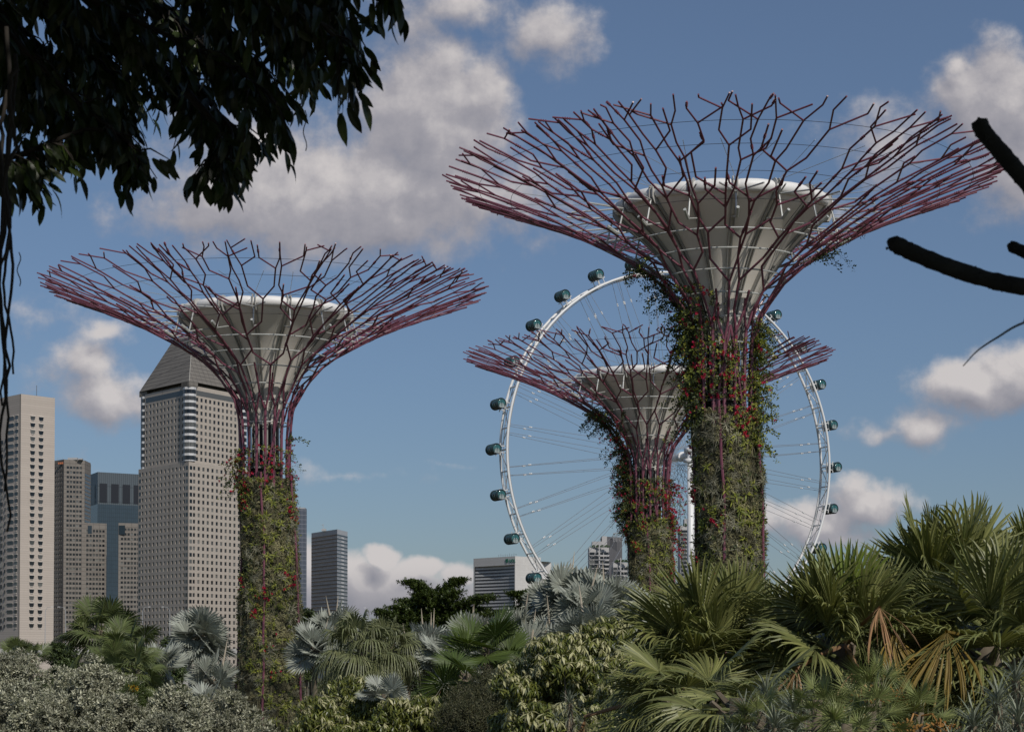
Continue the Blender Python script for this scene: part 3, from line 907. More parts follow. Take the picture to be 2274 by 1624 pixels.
# ------------------------------------------------------------------ observation wheel
MW = mat('steel_white', (.74, .74, .73), .4, var=.06, vscale=.3)
MC = mat('cable_steel', (.22, .23, .25), .5, metal=.3)
hub = at(1490, 1018, 750)
HZ = hub.z
W = thing('observation_wheel', 'giant white observation wheel with glass capsules', 'ferris wheel', (hub.x, hub.y, 0), R(25.5))
RR, HW = 73.6, 3.0
for s_ in (-1, 1):
    ring = [(RR*math.cos(a), s_*HW, HZ + RR*math.sin(a)) for a in np.linspace(0, 2*PI, 113)]
    part('rim_tube', G().tube(ring, (.5 if s_ < 0 else .54), 8, False), MW, W, True)
    ring = [((RR-.95)*math.cos(a), s_*HW*.75, HZ + (RR-.95)*math.sin(a)) for a in np.linspace(0, 2*PI, 113)]
    part('rail', G().tube(ring, .14, 5, False), mat('rail_grey', (.3, .3, .3), .5), W)
g = G(); pc = lambda a, r, y: (r*math.cos(a), y, HZ + r*math.sin(a))
for i in range(56):
    a = 2*PI*i/56; a2_ = 2*PI*(i+1)/56
    g.tube([pc(a, RR, -HW), pc(a, RR, HW)], .32, 6, False)
    g.tube([pc(a, RR, -HW if i % 2 else HW), pc(a2_, RR, HW if i % 2 else -HW)], .2, 5, False)
part('rim_bracing', g, MW, W)
g = G().tube([(0, -13, HZ), (0, 13, HZ)], 1.4, 16).tube([(0, -9, HZ), (0, -7.5, HZ)], 2.0, 16).tube([(0, 7.5, HZ), (0, 9, HZ)], 2.0, 16).tube([(0, -17, HZ), (0, -13, HZ)], 1.0, 12).tube([(0, 17, HZ), (0, 13, HZ)], 1.2, 12)
part('hub', g, MW, W)
for s_ in (-1, 1):
    part('support_column', G().tube([(0, s_*15, 0), (0, s_*15, HZ+2.2)], [1.6, 1.35], 16).box((-2.4, s_*15-1.6, HZ-3), (2.4, s_*15+1.6, HZ-1.5)).box((-1.9, s_*15-1.9, HZ+1.0), (1.9, s_*15+1.9, HZ+2.8)), MW, W, True)
cnt = 0; extra = G()
for i in range(28):
    a = 2*PI*(i+.5)/28
    for s_ in (-1, 1):
        for k in (-1, 1):
            p0, p1 = pc(a + k*.95, 3.0, s_*8.2), pc(a + k*.022, RR-.6, s_*HW*.6)
            cnt += 1
            g = G() if cnt <= 100 else extra
            g.tube([p0, p1], .085, 5, False)
            dv = np.array(p0)-np.array(p1); q = np.array(p1) + dv*.125; dv /= np.linalg.norm(dv)
            g.tube([q - dv*.55, q - dv*.1], .3, 5, m=1); g.tube([q + dv*.1, q + dv*.55], .3, 5, m=1)
            if cnt <= 100: part('spoke', g, [MC, MW], W)
part('spoke', extra, [MC, MW], W, stuff=True)
# capsules
MG_ = mat('capsule_glass', (.03, .115, .115), .08, spec=.8)
MD = mat('capsule_shell', (.045, .06, .065), .4)
CR, CL = 1.95, 3.2
gg = G().lathe([(0.01, -CL), (1.4, -CL), (1.8, -CL+.25), (CR, -CL+.6), (CR, CL-.6), (1.8, CL-.25), (1.4, CL), (.01, CL)], 24)
body = gg.mesh('capsule_body', MG_, True)
gs = G().lathe([(CR+.04, -CL+.7), (CR+.04, CL-.7)], 8, 0, R(-145), R(-35)).lathe([(CR+.06, -CL+.7), (CR+.06, CL-.7)], 6, 0, R(62), R(118))
shell = gs.mesh('floor_shell', MD, True)
gf = G()
for y in (-CL+.3, -1.7, 0, 1.7, CL-.3):
    rr_ = CR+.07 if abs(y) < 3 else CR-.02
    gf.tube([(rr_*math.cos(a), rr_*math.sin(a), y) for a in np.linspace(0, 2*PI, 25)], .1 if abs(y) < 3 else .17, 5, False)
for a in (0.1, PI-.1): gf.tube([((CR+.03)*math.cos(a), (CR+.03)*math.sin(a), -CL+.4), ((CR+.03)*math.cos(a), (CR+.03)*math.sin(a), CL-.4)], .07, 5)
for y in (-CL-.05, CL+.05):
    gf.tube([(0, -1.8, y), (0, 1.8, y)], .06, 4); gf.tube([(-1.9, -.3, y), (1.9, -.3, y)], .06, 4)
    gf.tube([(1.75*math.cos(a), 1.75*math.sin(a), y*.985) for a in np.linspace(0, 2*PI, 25)], .13, 5, False)
frame = gf.mesh('window_frame', mat('capsule_frame', (.035, .05, .06), .4))
gl = G()
for k in range(5): gl.box((-.9+.4*k, -1.25, CL+.02), (-.65+.4*k, -.2+.35*(k % 2), CL+.06))
gl.box((-1.2, -1.6, CL+.02), (1.2, -1.3, CL+.06))
inside = gl.mesh('end_panel', mat('capsule_pale', (.4, .45, .45), .4))
for i in range(28):
    a = 2*PI*i/28
    c = pc(a, RR+4.3, 0)
    o = link('capsule', body, W, c, (PI/2, 0, 0))
    link('floor_shell', shell, o); link('window_frame', frame, o); link('end_panel', inside, o)
    g = G()
    # cradle from rim to capsule
    for y in (-1.9, 1.9):
        g.tube([pc(a-.018, RR+.2, y), pc(a-.016, RR+2.4, y)], .18, 5).tube([pc(a+.018, RR+.2, y), pc(a+.016, RR+2.4, y)], .18, 5)
        g.tube([pc(a-.03, RR+2.4, y), pc(a+.03, RR+2.4, y)], .2, 5)
    part('capsule_mount', g, MW, W)
# ------------------------------------------------------------------ planted steel trees
MP = mat('purple_pipe', (.17, .055, .082), .36, var=.15, vscale=.4)
MS = mat('pale_steel', (.50, .51, .49), .4, metal=.2)
MF = mat('membrane', (.79, .745, .67), .62, var=.06, vscale=.15)
MRIM = mat('membrane_white', (.78, .77, .74), .5)
MRIB = mat('fin_metal', (.30, .295, .27), .55, var=.1)
MDK = mat('core_dark', (.035, .035, .033), .8, var=.3, vscale=.6)
prof = np.array([(2.5, -14), (2.4, -6), (2.38, -1.5), (2.4, 0), (2.57, 2.1), (2.95, 3.6), (4.0, 5.15), (5.6, 7.0), (8.5, 8.9), (12.0, 10.75), (15.4, 12.2), (18.8, 13.5), (21.5, 14.4)])
# smooth and parametrise by arc length
def catmull(P, k=10):
    out = []
    P = np.vstack([2*P[0]-P[1], P, 2*P[-1]-P[-2]])
    for i in range(1, len(P)-2):
        for t in np.linspace(0, 1, k, endpoint=False):
            a, b, c, d = P[i-1:i+3]
            out.append(.5*((2*b) + (c-a)*t + (2*a-5*b+4*c-d)*t*t + (3*b-a-3*c+d)*t**3))
    out.append(P[-2]); return np.array(out)
cp = catmull(prof)
arc_s = np.concatenate([[0], np.cumsum(np.linalg.norm(np.diff(cp, axis=0), axis=1))])
s_neck = float(np.interp(0, cp[:, 1], arc_s)); arc_s -= s_neck
SMAX = arc_s[-1]
def rz(s): return float(np.interp(s, arc_s, cp[:, 0])), float(np.interp(s, arc_s, cp[:, 1]))
def cagept(th, s, off=0.0):
    r, z = rz(s); r += off
    return np.array([r*math.cos(th), r*math.sin(th), z])
NST = 18
def grow_cage(sd):
    rg = random.Random(sd)
    segs = {i: [] for i in range(NST)}
    live = []
    for i in range(NST):
        th = 2*PI*i/NST
        s0 = 1.0 + rg.uniform(0, 1.6)
        segs[i].append((th, -4.9, th, s0, .135))
        live.append(dict(th=th, s=s0, b=i))
        if i % 3 == 0:      # diagonal brace round the waist
            segs[i].append((th, -4.7, th + 2*PI/NST*rg.choice([-1, 1])*1.5, 2.5, .10))
    for it in range(16):
        nxt = []
        live.sort(key=lambda d: d['th'] % (2*PI))
        n = len(live)
        for k, d in enumerate(live):
            th, s, b = d['th'], d['s'], d['b']
            if s > SMAX - 1.2: continue
            r, _ = rz(s)
            gl = max(.1/r, (th - live[k-1]['th']) % (2*PI)); gr = max(.1/r, (live[(k+1) % n]['th'] - th) % (2*PI))
            if n < 3: gl = gr = .5
            rad = .098 - .038*min(1, max(0, s/SMAX))
            want = 2*PI*r/(1.18 if s > 7 else 1.0)
            ds = rg.uniform(1.3, 2.2)
            def go(dth, alive):
                s1 = min(s+ds, SMAX - rg.uniform(0, 1.0))
                if s1 <= s + .2: return
                t1 = th + dth
                segs[b].append((th, s, t1, s1, rad))
                s2 = min(s1 + (rg.uniform(1.6, 3.4) if alive else rg.uniform(.8, 3.2)), SMAX - rg.uniform(0, 1.6))
                t2 = t1 + rg.uniform(-.22, .22)/max(r, 3)
                if s2 > s1 + .3:
                    segs[b].append((t1, s1, t2, s2, rad))
                    if alive: nxt.append(dict(th=t2, s=s2, b=b))
                elif alive: nxt.append(dict(th=t1, s=s1, b=b))
            room = (gl + gr)*r
            m_ = rg.uniform(1.0, 1.75)
            wl, wr_ = min(.5*gl, m_/r), min(.5*gr, m_/r)
            if room > 1.4 or n < want*.9:
                if n < want*rg.uniform(.85, 1.1): go(-wl, True); go(wr_, True)
                elif rg.random() < .5: go(-m_*1.15/r if s > 7 else -wl, False); go(wr_*.6, True)
                else: go(-wl*.6, True); go(m_*1.15/r if s > 7 else wr_, False)
            elif rg.random() < .5:
                sgn = 1 if gr > gl else -1
                go(sgn*min(.3*max(gl, gr), .7/r), True)
            else: go(0, True)
        live = nxt
        if not live: break
    return segs
def cage_gap(sg):
    worst = 0
    for s in (9, 13, 17, 20, 23):
        t = sorted((t0 + (t1-t0)*(s-s0)/(s1-s0)) % (2*PI) for v in sg.values() for (t0, s0, t1, s1, r) in v if s0 <= s < s1)
        if len(t) < 10: return 99
        g_ = max((t[(k+1) % len(t)] - t[k]) % (2*PI) for k in range(len(t)))
        worst = max(worst, g_*rz(s)[0]*(1.3 if s > 12 else 1))
    return worst
SEGS = min((grow_cage(k) for k in range(60)), key=cage_gap)
print('CAGE', cage_gap(SEGS), sum(len(v) for v in SEGS.values()))
ROT_MESH = {}
def tree_meshes():
    M = {}
    br = []
    for i in range(NST):
        g = G()
        for (t0, s0, t1, s1, r) in SEGS[i]:
            n = max(1, int((s1-s0)/2.2)) if s1 > 0 else 6
            pts = [cagept(t0 + (t1-t0)*k/n, s0 + (s1-s0)*k/n) for k in range(n+1)]
            g.tube(pts, r, 7)
            if s1 > 4 and (int(s1*31) % 5) == 0:       # bolted clamp collars
                p = np.array(pts[-1])*.5 + np.array(pts[-2])*.5; d = np.array(pts[-1]) - np.array(pts[-2]); d /= np.linalg.norm(d)
                for q in (-.14, 0.02, .18): g.tube([p + d*q, p + d*(q+.05)], r+.04, 7)
        br.append(g.mesh('branch', MP, False))
    M['branch'] = br
    # hoops inside the cage
    M['hoop'] = []
    for s in (-1.3, 1.3, 3.2, 5.1, 7.0, 8.9, 10.9):
        off = -.16; n = 40
        pts = [cagept(2*PI*k/n, s, off) for k in range(n+1)]
        M['hoop'].append(G().tube(pts, .065, 6, False).mesh('hoop', MS))
    M['cable_ring'] = []
    for s in (14.0, 17.0, 20.0, 22.6):
        pts = [cagept(2*PI*k/60, s, 0) + np.array([0, 0, -.1]) for k in range(61)]
        M['cable_ring'].append(G().tube(pts, .018, 4, False).mesh('cable_ring', mat('cable_dark', (.05, .045, .05), .5)))
    # funnel: conical membrane in 16 slightly bulging gores, rolled outward at the rim
    fprof = catmull(np.array([(1.35, 2.6), (1.75, 4.3), (2.5, 6.0), (3.75, 8.0), (5.05, 9.7), (6.45, 11.1), (7.9, 12.3), (8.6, 13.0)]), 4)
    NG, NS_ = 16, 8
    V = []; nth = NG*NS_
    for r, z in fprof:
        for k in range(nth):
            a = 2*PI*k/nth; f = abs(math.sin(NG*a/2))
            rr_ = r*(1 + .030*f**.6)
            V.append((rr_*math.cos(a), rr_*math.sin(a), z))
    q = [(i*nth+j, i*nth+(j+1) % nth, (i+1)*nth+(j+1) % nth, (i+1)*nth+j) for i in range(len(fprof)-1) for j in range(nth)]
    M['membrane'] = G().add(V, q).mesh('membrane', MF, True)
    # fat rolled lip, one cushion between each pair of fins
    V = []; nl = 10
    for k in range(nth):
        a = 2*PI*k/nth; f = abs(math.sin(NG*a/2))**.35
        R0, z0, rl = 8.45 + .12*f, 13.18, .34 + .16*f
        for j in range(nl):
            b_ = 2*PI*j/nl; rr_ = R0 + rl*math.cos(b_)
            V.append((rr_*math.cos(a), rr_*math.sin(a), z0 + rl*math.sin(b_)))
    q = [(i*nl+j, i*nl+(j+1) % nl, ((i+1) % nth)*nl+(j+1) % nl, ((i+1) % nth)*nl+j) for i in range(nth) for j in range(nl)]
    M['rim'] = G().add(V, q).mesh('rim_cushion', MRIM, True)
    M['deck'] = G().lathe([(8.4, 13.1), (6.0, 12.7), (.05, 12.5)], 32).mesh('deck', MS)
    # fins: twin flanges with a channel between, plus bracket at the rim
    M['fin'] = []
    for k in range(NG):
        a = 2*PI*k/NG; g = G(); er = np.array([math.cos(a), math.sin(a), 0]); et = np.array([-math.sin(a), math.cos(a), 0])
        for side in (-1, 1):
            V = []; n = len(fprof)
            for (r, z) in fprof:
                w = .07 + .016*r; 
                for (o, dr) in ((w*.62, -.03), (w*.62, .20), (w*1.25, .20), (w*1.25, -.03)):
                    p = er*(r+dr) + et*side*o; V.append((p[0], p[1], z - dr*.5))
            q = [(i*4+j, (i+1)*4+j, (i+1)*4+(j+1) % 4, i*4+(j+1) % 4) for i in range(n-1) for j in range(4)]
            g.add(V, q)
        # bracket plates
        for side in (-1, 1):
            o = et*side*.17
            pr = [(8.05, 12.3), (8.75, 12.35), (9.05, 12.8), (9.05, 13.55), (8.8, 13.8), (8.3, 13.8), (8.05, 13.4)]
            V = [(*(er*r + o*.75)[:2], z) for r, z in pr] + [(*(er*r + o*1.25)[:2], z) for r, z in pr]
            n = 7; c0 = len(V); V += [(*(er*8.5 + o*.75)[:2], 13.1), (*(er*8.5 + o*1.25)[:2], 13.1)]
            g.add(V, [(i, (i+1) % n, (i+1) % n+n, i+n) for i in range(n)], [(c0, i, (i+1) % n) for i in range(n)] + [(c0+1, i+n, (i+1) % n+n) for i in range(n)], m=1)
        M['fin'].append(g.mesh('fin', [MRIB, mat('bracket_grey', (.42, .41, .38), .5)]))
    # struts from the funnel rim to the cage
    M['strut'] = []
    for k in range(NG):
        a = 2*PI*k/NG; g = G(); c = lambda r, z, da=0: (r*math.cos(a+da), r*math.sin(a+da), z)
        node = c(8.4, 11.1)
        for da in (-.13, .13):
            g.tube([node, cagept(a+da, 15.6, -.1)], .065, 6); 
        g.tube([node, cagept(a, 12.0, -.1)], .07, 6)
        g.tube([c(6.6, 9.7), cagept(a, 12.0, -.1)], .065, 6)
        for da in (-.05, .05): g.tube([c(8.3, 12.1), cagept(a+da*2.4, 20.5, 0)], .022, 4)
        g.tube([cagept(a, 12.0, -.1), cagept(a, 13.0, -.1)], .13, 6)
        M['strut'].append(g.mesh('strut', MS))
    # core
    g = G().lathe([(1.5, -7.0), (1.5, -1.5), (1.62, -1.5), (1.62, -.9), (1.35, -.9), (1.3, 2.8)], 24)
    for k in range(24):
        a = 2*PI*k/24; g.box((1.55*math.cos(a)-.06, 1.55*math.sin(a)-.06, -.9), (1.55*math.cos(a)+.06, 1.55*math.sin(a)+.06, 2.7), 1)
    g.lathe([(1.7, -1.55), (1.75, -1.55), (1.75, -1.35), (1.7, -1.35)], 24, 1).lathe([(1.55, -5.3), (1.75, -5.3), (1.75, -4.8), (1.55, -4.8)], 24, 1)
    M['core'] = g.mesh('core', [MDK, MRIB])
    return M
TM = tree_meshes()

# living wall -------------------------------------------------------------------------
L_SILV = mat('air_plant', (.13, .13, .08), .65, col2=(.33, .315, .225), island=True, transl=.1, patch=.5)
L_MOSS = mat('wall_moss', (.13, .122, .058), .9, col2=(.28, .26, .14), island=True, transl=.1, patch=.6, pw=.75)
L_FERN = mat('wall_fern', (.095, .13, .02), .6, col2=(.30, .31, .045), island=True, transl=.25)
L_DARK = mat('wall_dark_leaf', (.03, .045, .014), .6, col2=(.07, .09, .03), island=True, transl=.2)
L_RED = mat('bougainvillea', (.44, .014, .085), .6, col2=(.50, .03, .045), island=True, transl=.25)
M_WALL = mat('planting_panel', (.055, .05, .03), .95, col2=(.11, .105, .06), vscale=1.2, var=.4, bump=.8)
strap = leaf(.55, .045, .1, .75, rows=4)
T_AIR = [rosette(leaf(.5, .05, .1, .7, rows=4), 15, .1, 1.2, 0, 3), rosette(leaf(.62, .045, .1, .95, rows=4), 13, .0, 1.1, 0, 4)]
T_MOSS = [rosette(flat_leaf(.20, .05, .3), 9, .0, 1.3, .05, 5), rosette(flat_leaf(.16, .06, .2), 9, .1, 1.3, .05, 6)]
T_FERN = [rosette(leaf(.42, .10, .1, .5, rows=3), 8, .1, 1.1, 0, 7), rosette(flat_leaf(.16, .11, .15), 8, .1, 1.2, .18, 8)]
T_VINE = [rosette(flat_leaf(.17, .12, .15), 6, -.1, 1.0, .3, 9), rosette(flat_leaf(.15, .11, .15), 7, -.1, 1.2, .25, 10)]
T_FLOW = [rosette(flat_leaf(.13, .11, .1), 10, .0, 1.4, .16, 12)]

def supertree(label, px, pyrim, Y, rot, wall_top, vines, flare, seed, flowers=1.0, lean=.5):
    """pyrim = photo row of the middle of the canopy rim; wall_top in metres relative to the neck"""
    global rng
    rng = np.random.default_rng(seed)
    c = at(px, pyrim, Y)
    zneck = c.z - prof[-1, 1]
    base = float(zg(c.x, Y)) - .2
    e = thing('steel_tree', label, 'steel tree', (c.x, Y, base), 0, 'giant planted steel trees')
    z0 = zneck - base
    for m_ in TM['branch']: link('branch', m_, e, (0, 0, z0), (0, 0, rot))
    for m_ in TM['hoop']: link('hoop', m_, e, (0, 0, z0), (0, 0, rot))
    for m_ in TM['cable_ring']: link('cable_ring', m_, e, (0, 0, z0), (0, 0, rot))
    fr = R(-90)
    fun = link('membrane', TM['membrane'], e, (0, 0, z0-1.5), (0, 0, fr), (.93, .93, 1))
    link('rim_cushion', TM['rim'], fun); link('deck', TM['deck'], fun)
    for m_ in TM['fin']: link('fin', m_, fun)
    for m_ in TM['strut']: link('strut', m_, e, (0, 0, z0), (0, 0, fr))
    link('core', TM['core'], e, (0, 0, z0-1.5))
    # trunk wall
    zt = z0 + wall_top
    def wr(z): return 2.42 + flare*np.clip((zt - z)/30, 0, 1.3)**1.3
    def wx(z): return lean*np.clip((zt+1.5-z)/9, 0, 1)
    n, k = 40, 36
    zz = np.linspace(0, zt, n); V = []
    for z in zz:
        for j in range(k):
            a = 2*PI*j/k; V.append(((wr(z)-.12)*math.cos(a) + float(wx(z)), (wr(z)-.12)*math.sin(a), z))
    q = [(i*k+j, i*k+(j+1) % k, (i+1)*k+(j+1) % k, (i+1)*k+j) for i in range(n-1) for j in range(k)]
    g = G().add(V, q); g.lathe([(2.25, zt), (1.4, zt+.02)], k)
    part('trunk', g, M_WALL, e, True)
    # purple uprights run on down the outside of the planting
    for i in range(0, NST, 4):
        a = rot + 2*PI*i/NST + .15
        pts = [((wr(z)+.12)*math.cos(a + .02*math.sin(z)) + float(wx(z)), (wr(z)+.12)*math.sin(a + .02*math.sin(z)), z) for z in np.linspace(0, zt+.5, 14)]
        part('upright', G().tube(pts, .11, 6), MP, e)
    H = zt
    def lump(a, z): return .16*np.sin(a*4 + seed + np.sin(z*.7)*1.3)*np.sin(z*.55 + a*2) + .12*np.sin(a*9 + z*.3)*np.sin(z*1.3 + a*3 + seed)
    def wallpts(n, zlo=0, zhi=None, patch=None):
        out_a, out_z = [], []
        a = rng.random(n*3)*2*PI; z = zlo + rng.random(n*3)*((zhi or H) - zlo)
        if patch is not None:
            ph = patch
            f = np.sin(a*3 + ph + .5*np.sin(z*.45 + ph)) + np.sin(a*5 - ph*2 + z*.22) + .9*np.sin(z*.9 + a*2 + ph)
            o = np.argsort(-f)[:n*2]; o = rng.permutation(o)[:n]
            a, z = a[o], z[o]
        else: a, z = a[:n], z[:n]
        return a, z
    def plant(name, n, tm, m_, patch, off, ups, smin, smax, zlo=0, zhi=None, droop=.0):
        a, z = wallpts(n, zlo, zhi, patch)
        r = wr(z) + off + lump(a, z) + rng.normal(0, .05, len(a))
        loc = np.stack([r*np.cos(a) + wx(z), r*np.sin(a), z], 1)
        ax = np.stack([np.cos(a), np.sin(a), np.full(len(a), ups)], 1) + rng.normal(0, .28, (len(a), 3))
        g = G(); w = rng.integers(0, len(tm), len(a))
        for i, t in enumerate(tm):
            s_ = w == i; g.scatter(t, frames(ax[s_], rng.random(s_.sum())*6.28, rng.uniform(smin, smax, s_.sum())), loc[s_])
        part(name, g, m_, e)
    plant('moss', 12000, T_MOSS, L_MOSS, None, .0, .3, .6, 1.6)
    plant('air_plants', 620, T_AIR, L_SILV, 1.3 + seed, .13, .05, .45, 1.05)
    plant('ferns', 900, T_FERN, L_FERN, 4.1 + seed, .1, .4, .7, 1.5)
    plant('dark_creeper', 1300, T_VINE, L_DARK, 2.2 + seed, .08, .3, .8, 1.5)
    # hanging moss beards
    g = G(); a, z = wallpts(260, 3, H-.5, 5.5 + seed)
    bt = rosette(flat_leaf(.9, .035, .05), 7, -1.5, -1.2, 0, 15)
    r = wr(z) + .18; loc = np.stack([r*np.cos(a) + wx(z), r*np.sin(a), z], 1)
    g.scatter(bt, rotz(rng.random(len(a))*6.28)*rng.uniform(.7, 1.6, (len(a), 1, 1)), loc)
    part('moss_beards', g, mat('moss_beard', (.13, .115, .06), .9, col2=(.20, .18, .10), island=True), e)
    # climbing vines: (angle, s range on the cage or z on the wall, density, flower share)
    gv, gd, gf = G(), G(), G()
    for (ang, width, s0, s1, dens, fl, yellow) in vines:
        n = int(dens)
        a = ang + rng.normal(0, width, n); s = s0 + (s1-s0)*rng.random(n)**1.15
        # long trailing strands give an uneven edge
        k = n//12
        sa = ang + rng.normal(0, width, k); ss = s0 + (s1-s0)*rng.random(k)
        P_, A_ = [], []
        for i in range(n):
            p = cagept(a[i], s[i], rng.normal(.05, .24)); P_.append(p); A_.append((p[0], p[1], 1.2))
        for i in range(k):
            p0 = cagept(sa[i], ss[i], .3); d = np.array([math.cos(sa[i]), math.sin(sa[i]), rng.uniform(-1.0, .5)])
            t_ = rng.normal(0, .6); d += np.array([-math.sin(sa[i]), math.cos(sa[i]), 0])*t_
            Ls = rng.uniform(.5, 1.7)
            for q in np.arange(0, Ls, .16):
                p = p0 + d*q + np.array([0, 0, -.35*q*q]); P_.append(p); A_.append((d[0], d[1], .7))
        P_ = np.array(P_) + np.array([0, 0, z0]); A_ = np.array(A_, float)/2.4 + rng.normal(0, .4, (len(P_), 3))
        u = rng.random(len(P_))
        for gg_, tm, lo, hi in ((gf, T_FLOW, 0, fl*flowers), (gv, T_VINE, fl*flowers, fl*flowers + yellow), (gd, T_VINE, fl*flowers + yellow, 1.01)):
            s_ = (u >= lo) & (u < hi); t = tm[0]
            gg_.scatter(t, frames(A_[s_], rng.random(s_.sum())*6.28, rng.uniform(.8, 1.6, s_.sum())), P_[s_])
    # flower sprays on the wall
    nf = int(26*flowers)
    for i in range(nf):
        a0, z_ = rng.random()*2*PI, H - rng.random()**1.3*H*.95
        m_ = rng.integers(4, 15)
        a = a0 + rng.normal(0, .13, m_); z = z_ + rng.normal(0, .4, m_); r = wr(z) + .3
        gf.scatter(T_FLOW[0], frames(np.stack([np.cos(a), np.sin(a), np.full(m_, .5)], 1), rng.random(m_)*6, rng.uniform(.8, 1.5, m_)), np.stack([r*np.cos(a) + wx(z), r*np.sin(a), z], 1))
        m_ = rng.integers(8, 26)
        a = a0 + rng.normal(0, .2, m_); z = z_ + rng.normal(0, .7, m_); r = wr(z) + .25 + .15*rng.random(m_)
        gv.scatter(T_VINE[0], frames(np.stack([np.cos(a), np.sin(a), np.full(m_, .5)], 1), rng.random(m_)*6, rng.uniform(.8, 1.4, m_)), np.stack([r*np.cos(a) + wx(z), r*np.sin(a), z], 1))
    part('flowers', gf, L_RED, e)
    part('light_vine', gv, L_FERN, e); part('dark_vine', gd, L_DARK, e)
    return e
# angles: 0 = to the right in the photo, pi = left, -pi/2 = towards the camera
ST = [
 supertree('planted steel tree closest to the camera, standing tallest in front of the wheel', 1604, 390, 143.8, .1, -3.6,
   [(2.9, .34, -3, 9.0, 800, .04, .2), (3.5, .3, -5, 4.0, 600, .05, .3), (-.25, .26, -6.5, 3.0, 700, .03, .6), (-1.6, .45, -3.0, 1.5, 200, .25, .45), (-.05, .12, 9, 13.5, 60, .0, .0), (-2.4, .3, 1, 6, 130, .2, .3)], .3, 101, .8),
 supertree('planted steel tree standing apart before the pyramid roofed tower', 590, 640, 181, 1.7, -4.0,
   [(3.5, .35, -5, -1.2, 170, .35, .4), (-1.5, .5, -5, -1, 110, .3, .4), (.1, .3, -4, 0, 50, .3, .3)], 1.0, 202, .75),
 supertree('smaller looking planted steel tree partly hidden behind the tallest one', 1438, 790, 218, 3.0, -4.6,
   [(3.3, .3, -4, 9.5, 1300, .13, .1), (2.8, .4, -6, 3, 900, .10, .05), (-.1, .3, -8, 0, 500, .45, .2), (-1.6, .5, -5, 0, 220, .22, .4)], .4, 303, 1.0),
]
rng = np.random.default_rng(77)
# ------------------------------------------------------------------ palms
M_TRUNK = mat('palm_trunk', (.10, .08, .055), .95, col2=(.17, .14, .10), vscale=2.5, var=.35, bump=.9)
M_BARK = mat('bark', (.10, .085, .065), .95, col2=(.16, .14, .11), vscale=3, var=.3, bump=.8)
def frond_mesh(name, m, el, Rb, pet, nseg=30, spread=300, split=.5, droop=.25, fold=.35, wk=1.0, seed=0, hast=.35, cup=.18, limp=0.0, pm=None, taper=1.25, jit=0):
    """a fan leaf: stalk from the origin leaving at elevation el in the xz plane, blade of folded segments, tips that hang"""
    r_ = np.random.default_rng(seed)
    g = G()
    sp = R(spread); dphi = sp/nseg
    stalk = [np.array([pet*t*math.cos(el), 0, pet*t*math.sin(el) - .06*pet*t*t]) for t in (0, .5, 1)]
    end = stalk[-1]
    ks = min(1, pet); g.tube(stalk, [.045*ks, .03*ks, .022*ks], 5, False, m=1)
    be = el - hast
    X_ = np.array([math.cos(be), 0, math.sin(be)]); Y_ = np.array([0, 1., 0]); Z_ = np.cross(X_, Y_)
    rows = np.array([.03, .3*split, .7*split, split, split + .33*(1-split), split + .68*(1-split), 1.0])
    for j in range(nseg):
        ph = -sp/2 + (j+.5)*dphi + r_.normal(0, .02 + .16*jit)
        L = Rb*(.80 + .20*math.cos(ph*.55))*r_.uniform(.93 - .4*jit, 1.06)
        d = X_*math.cos(ph) + Y_*math.sin(ph); e_ = -X_*math.sin(ph) + Y_*math.cos(ph)
        dr = droop*r_.uniform(.6, 1.4); tw = r_.normal(0, .10 + .8*jit)
        V = []
        for i, t in enumerate(rows):
            h = min(t, split)*L*math.tan(dphi/2)*1.03*wk
            if t > split: h *= max(.06, 1 - ((t-split)/(1-split))**taper)
            p = end + d*(t*L) + Z_*(cup*L*t*t*math.cos(ph*.5)) 
            x = max(0, t - split*.75)
            p = p + np.array([0, 0, -1.])*dr*L*x*x*2.2
            # keep length when hanging far
            p[:2] = end[:2] + (p[:2]-end[:2])*(1 - limp*x*x)
            fz = fold*h
            ee = e_*math.cos(tw*t*2) + Z_*math.sin(tw*t*2)
            V += [p - ee*h - Z_*fz, p + Z_*fz*.6, p + ee*h - Z_*fz]
        q = []
        for i in range(len(rows)-1):
            a = 3*i; q += [(a, a+3, a+4, a+1), (a+1, a+4, a+5, a+2)]
        g.add(V, q)
    return g.mesh(name, [m, pm or m])
SPECIES = {}
def species(key, m, pm, els, **kw):
    SPECIES[key] = [(el, frond_mesh('frond', m, R(el), seed=int(el*7)+991, pm=pm, **{**kw, **dict(droop=kw.get('droop', .25)*(1 + max(0, 30-el)/80))})) for el in els]
ELS = (82, 62, 42, 22, 2, -20, -42)
P_PALE = mat('stalk_pale', (.36, .36, .28), .6); P_GRN = mat('stalk_green', (.14, .16, .06), .6)
L_BIS = mat('silver_palm_leaf', (.24, .26, .215), .5, col2=(.38, .40, .335), island=True, transl=.1)
L_FAN = mat('fan_palm_leaf', (.115, .138, .042), .42, col2=(.27, .275, .10), island=True, transl=.18)
L_FANY = mat('fan_palm_leaf_new', (.15, .20, .035), .45, col2=(.20, .25, .05), island=True, transl=.3)
L_OLV = mat('olive_palm_leaf', (.13, .15, .065), .5, col2=(.20, .21, .10), island=True, transl=.18)
L_GRN = mat('green_palm_leaf', (.085, .115, .035), .45, col2=(.14, .16, .06), island=True, transl=.18)
L_DRK = mat('dark_palm_leaf', (.055, .085, .018), .5, col2=(.09, .125, .03), island=True, transl=.22)
L_DEAD = mat('dead_frond', (.33, .19, .09), .8, col2=(.47, .29, .16), island=True, transl=.15)
L_YEL = mat('yellowing_frond', (.22, .16, .028), .6, col2=(.33, .22, .05), island=True, transl=.3)
L_BLUE = mat('blue_tuft_leaf', (.13, .155, .105), .5, col2=(.28, .30, .22), island=True, transl=.12)
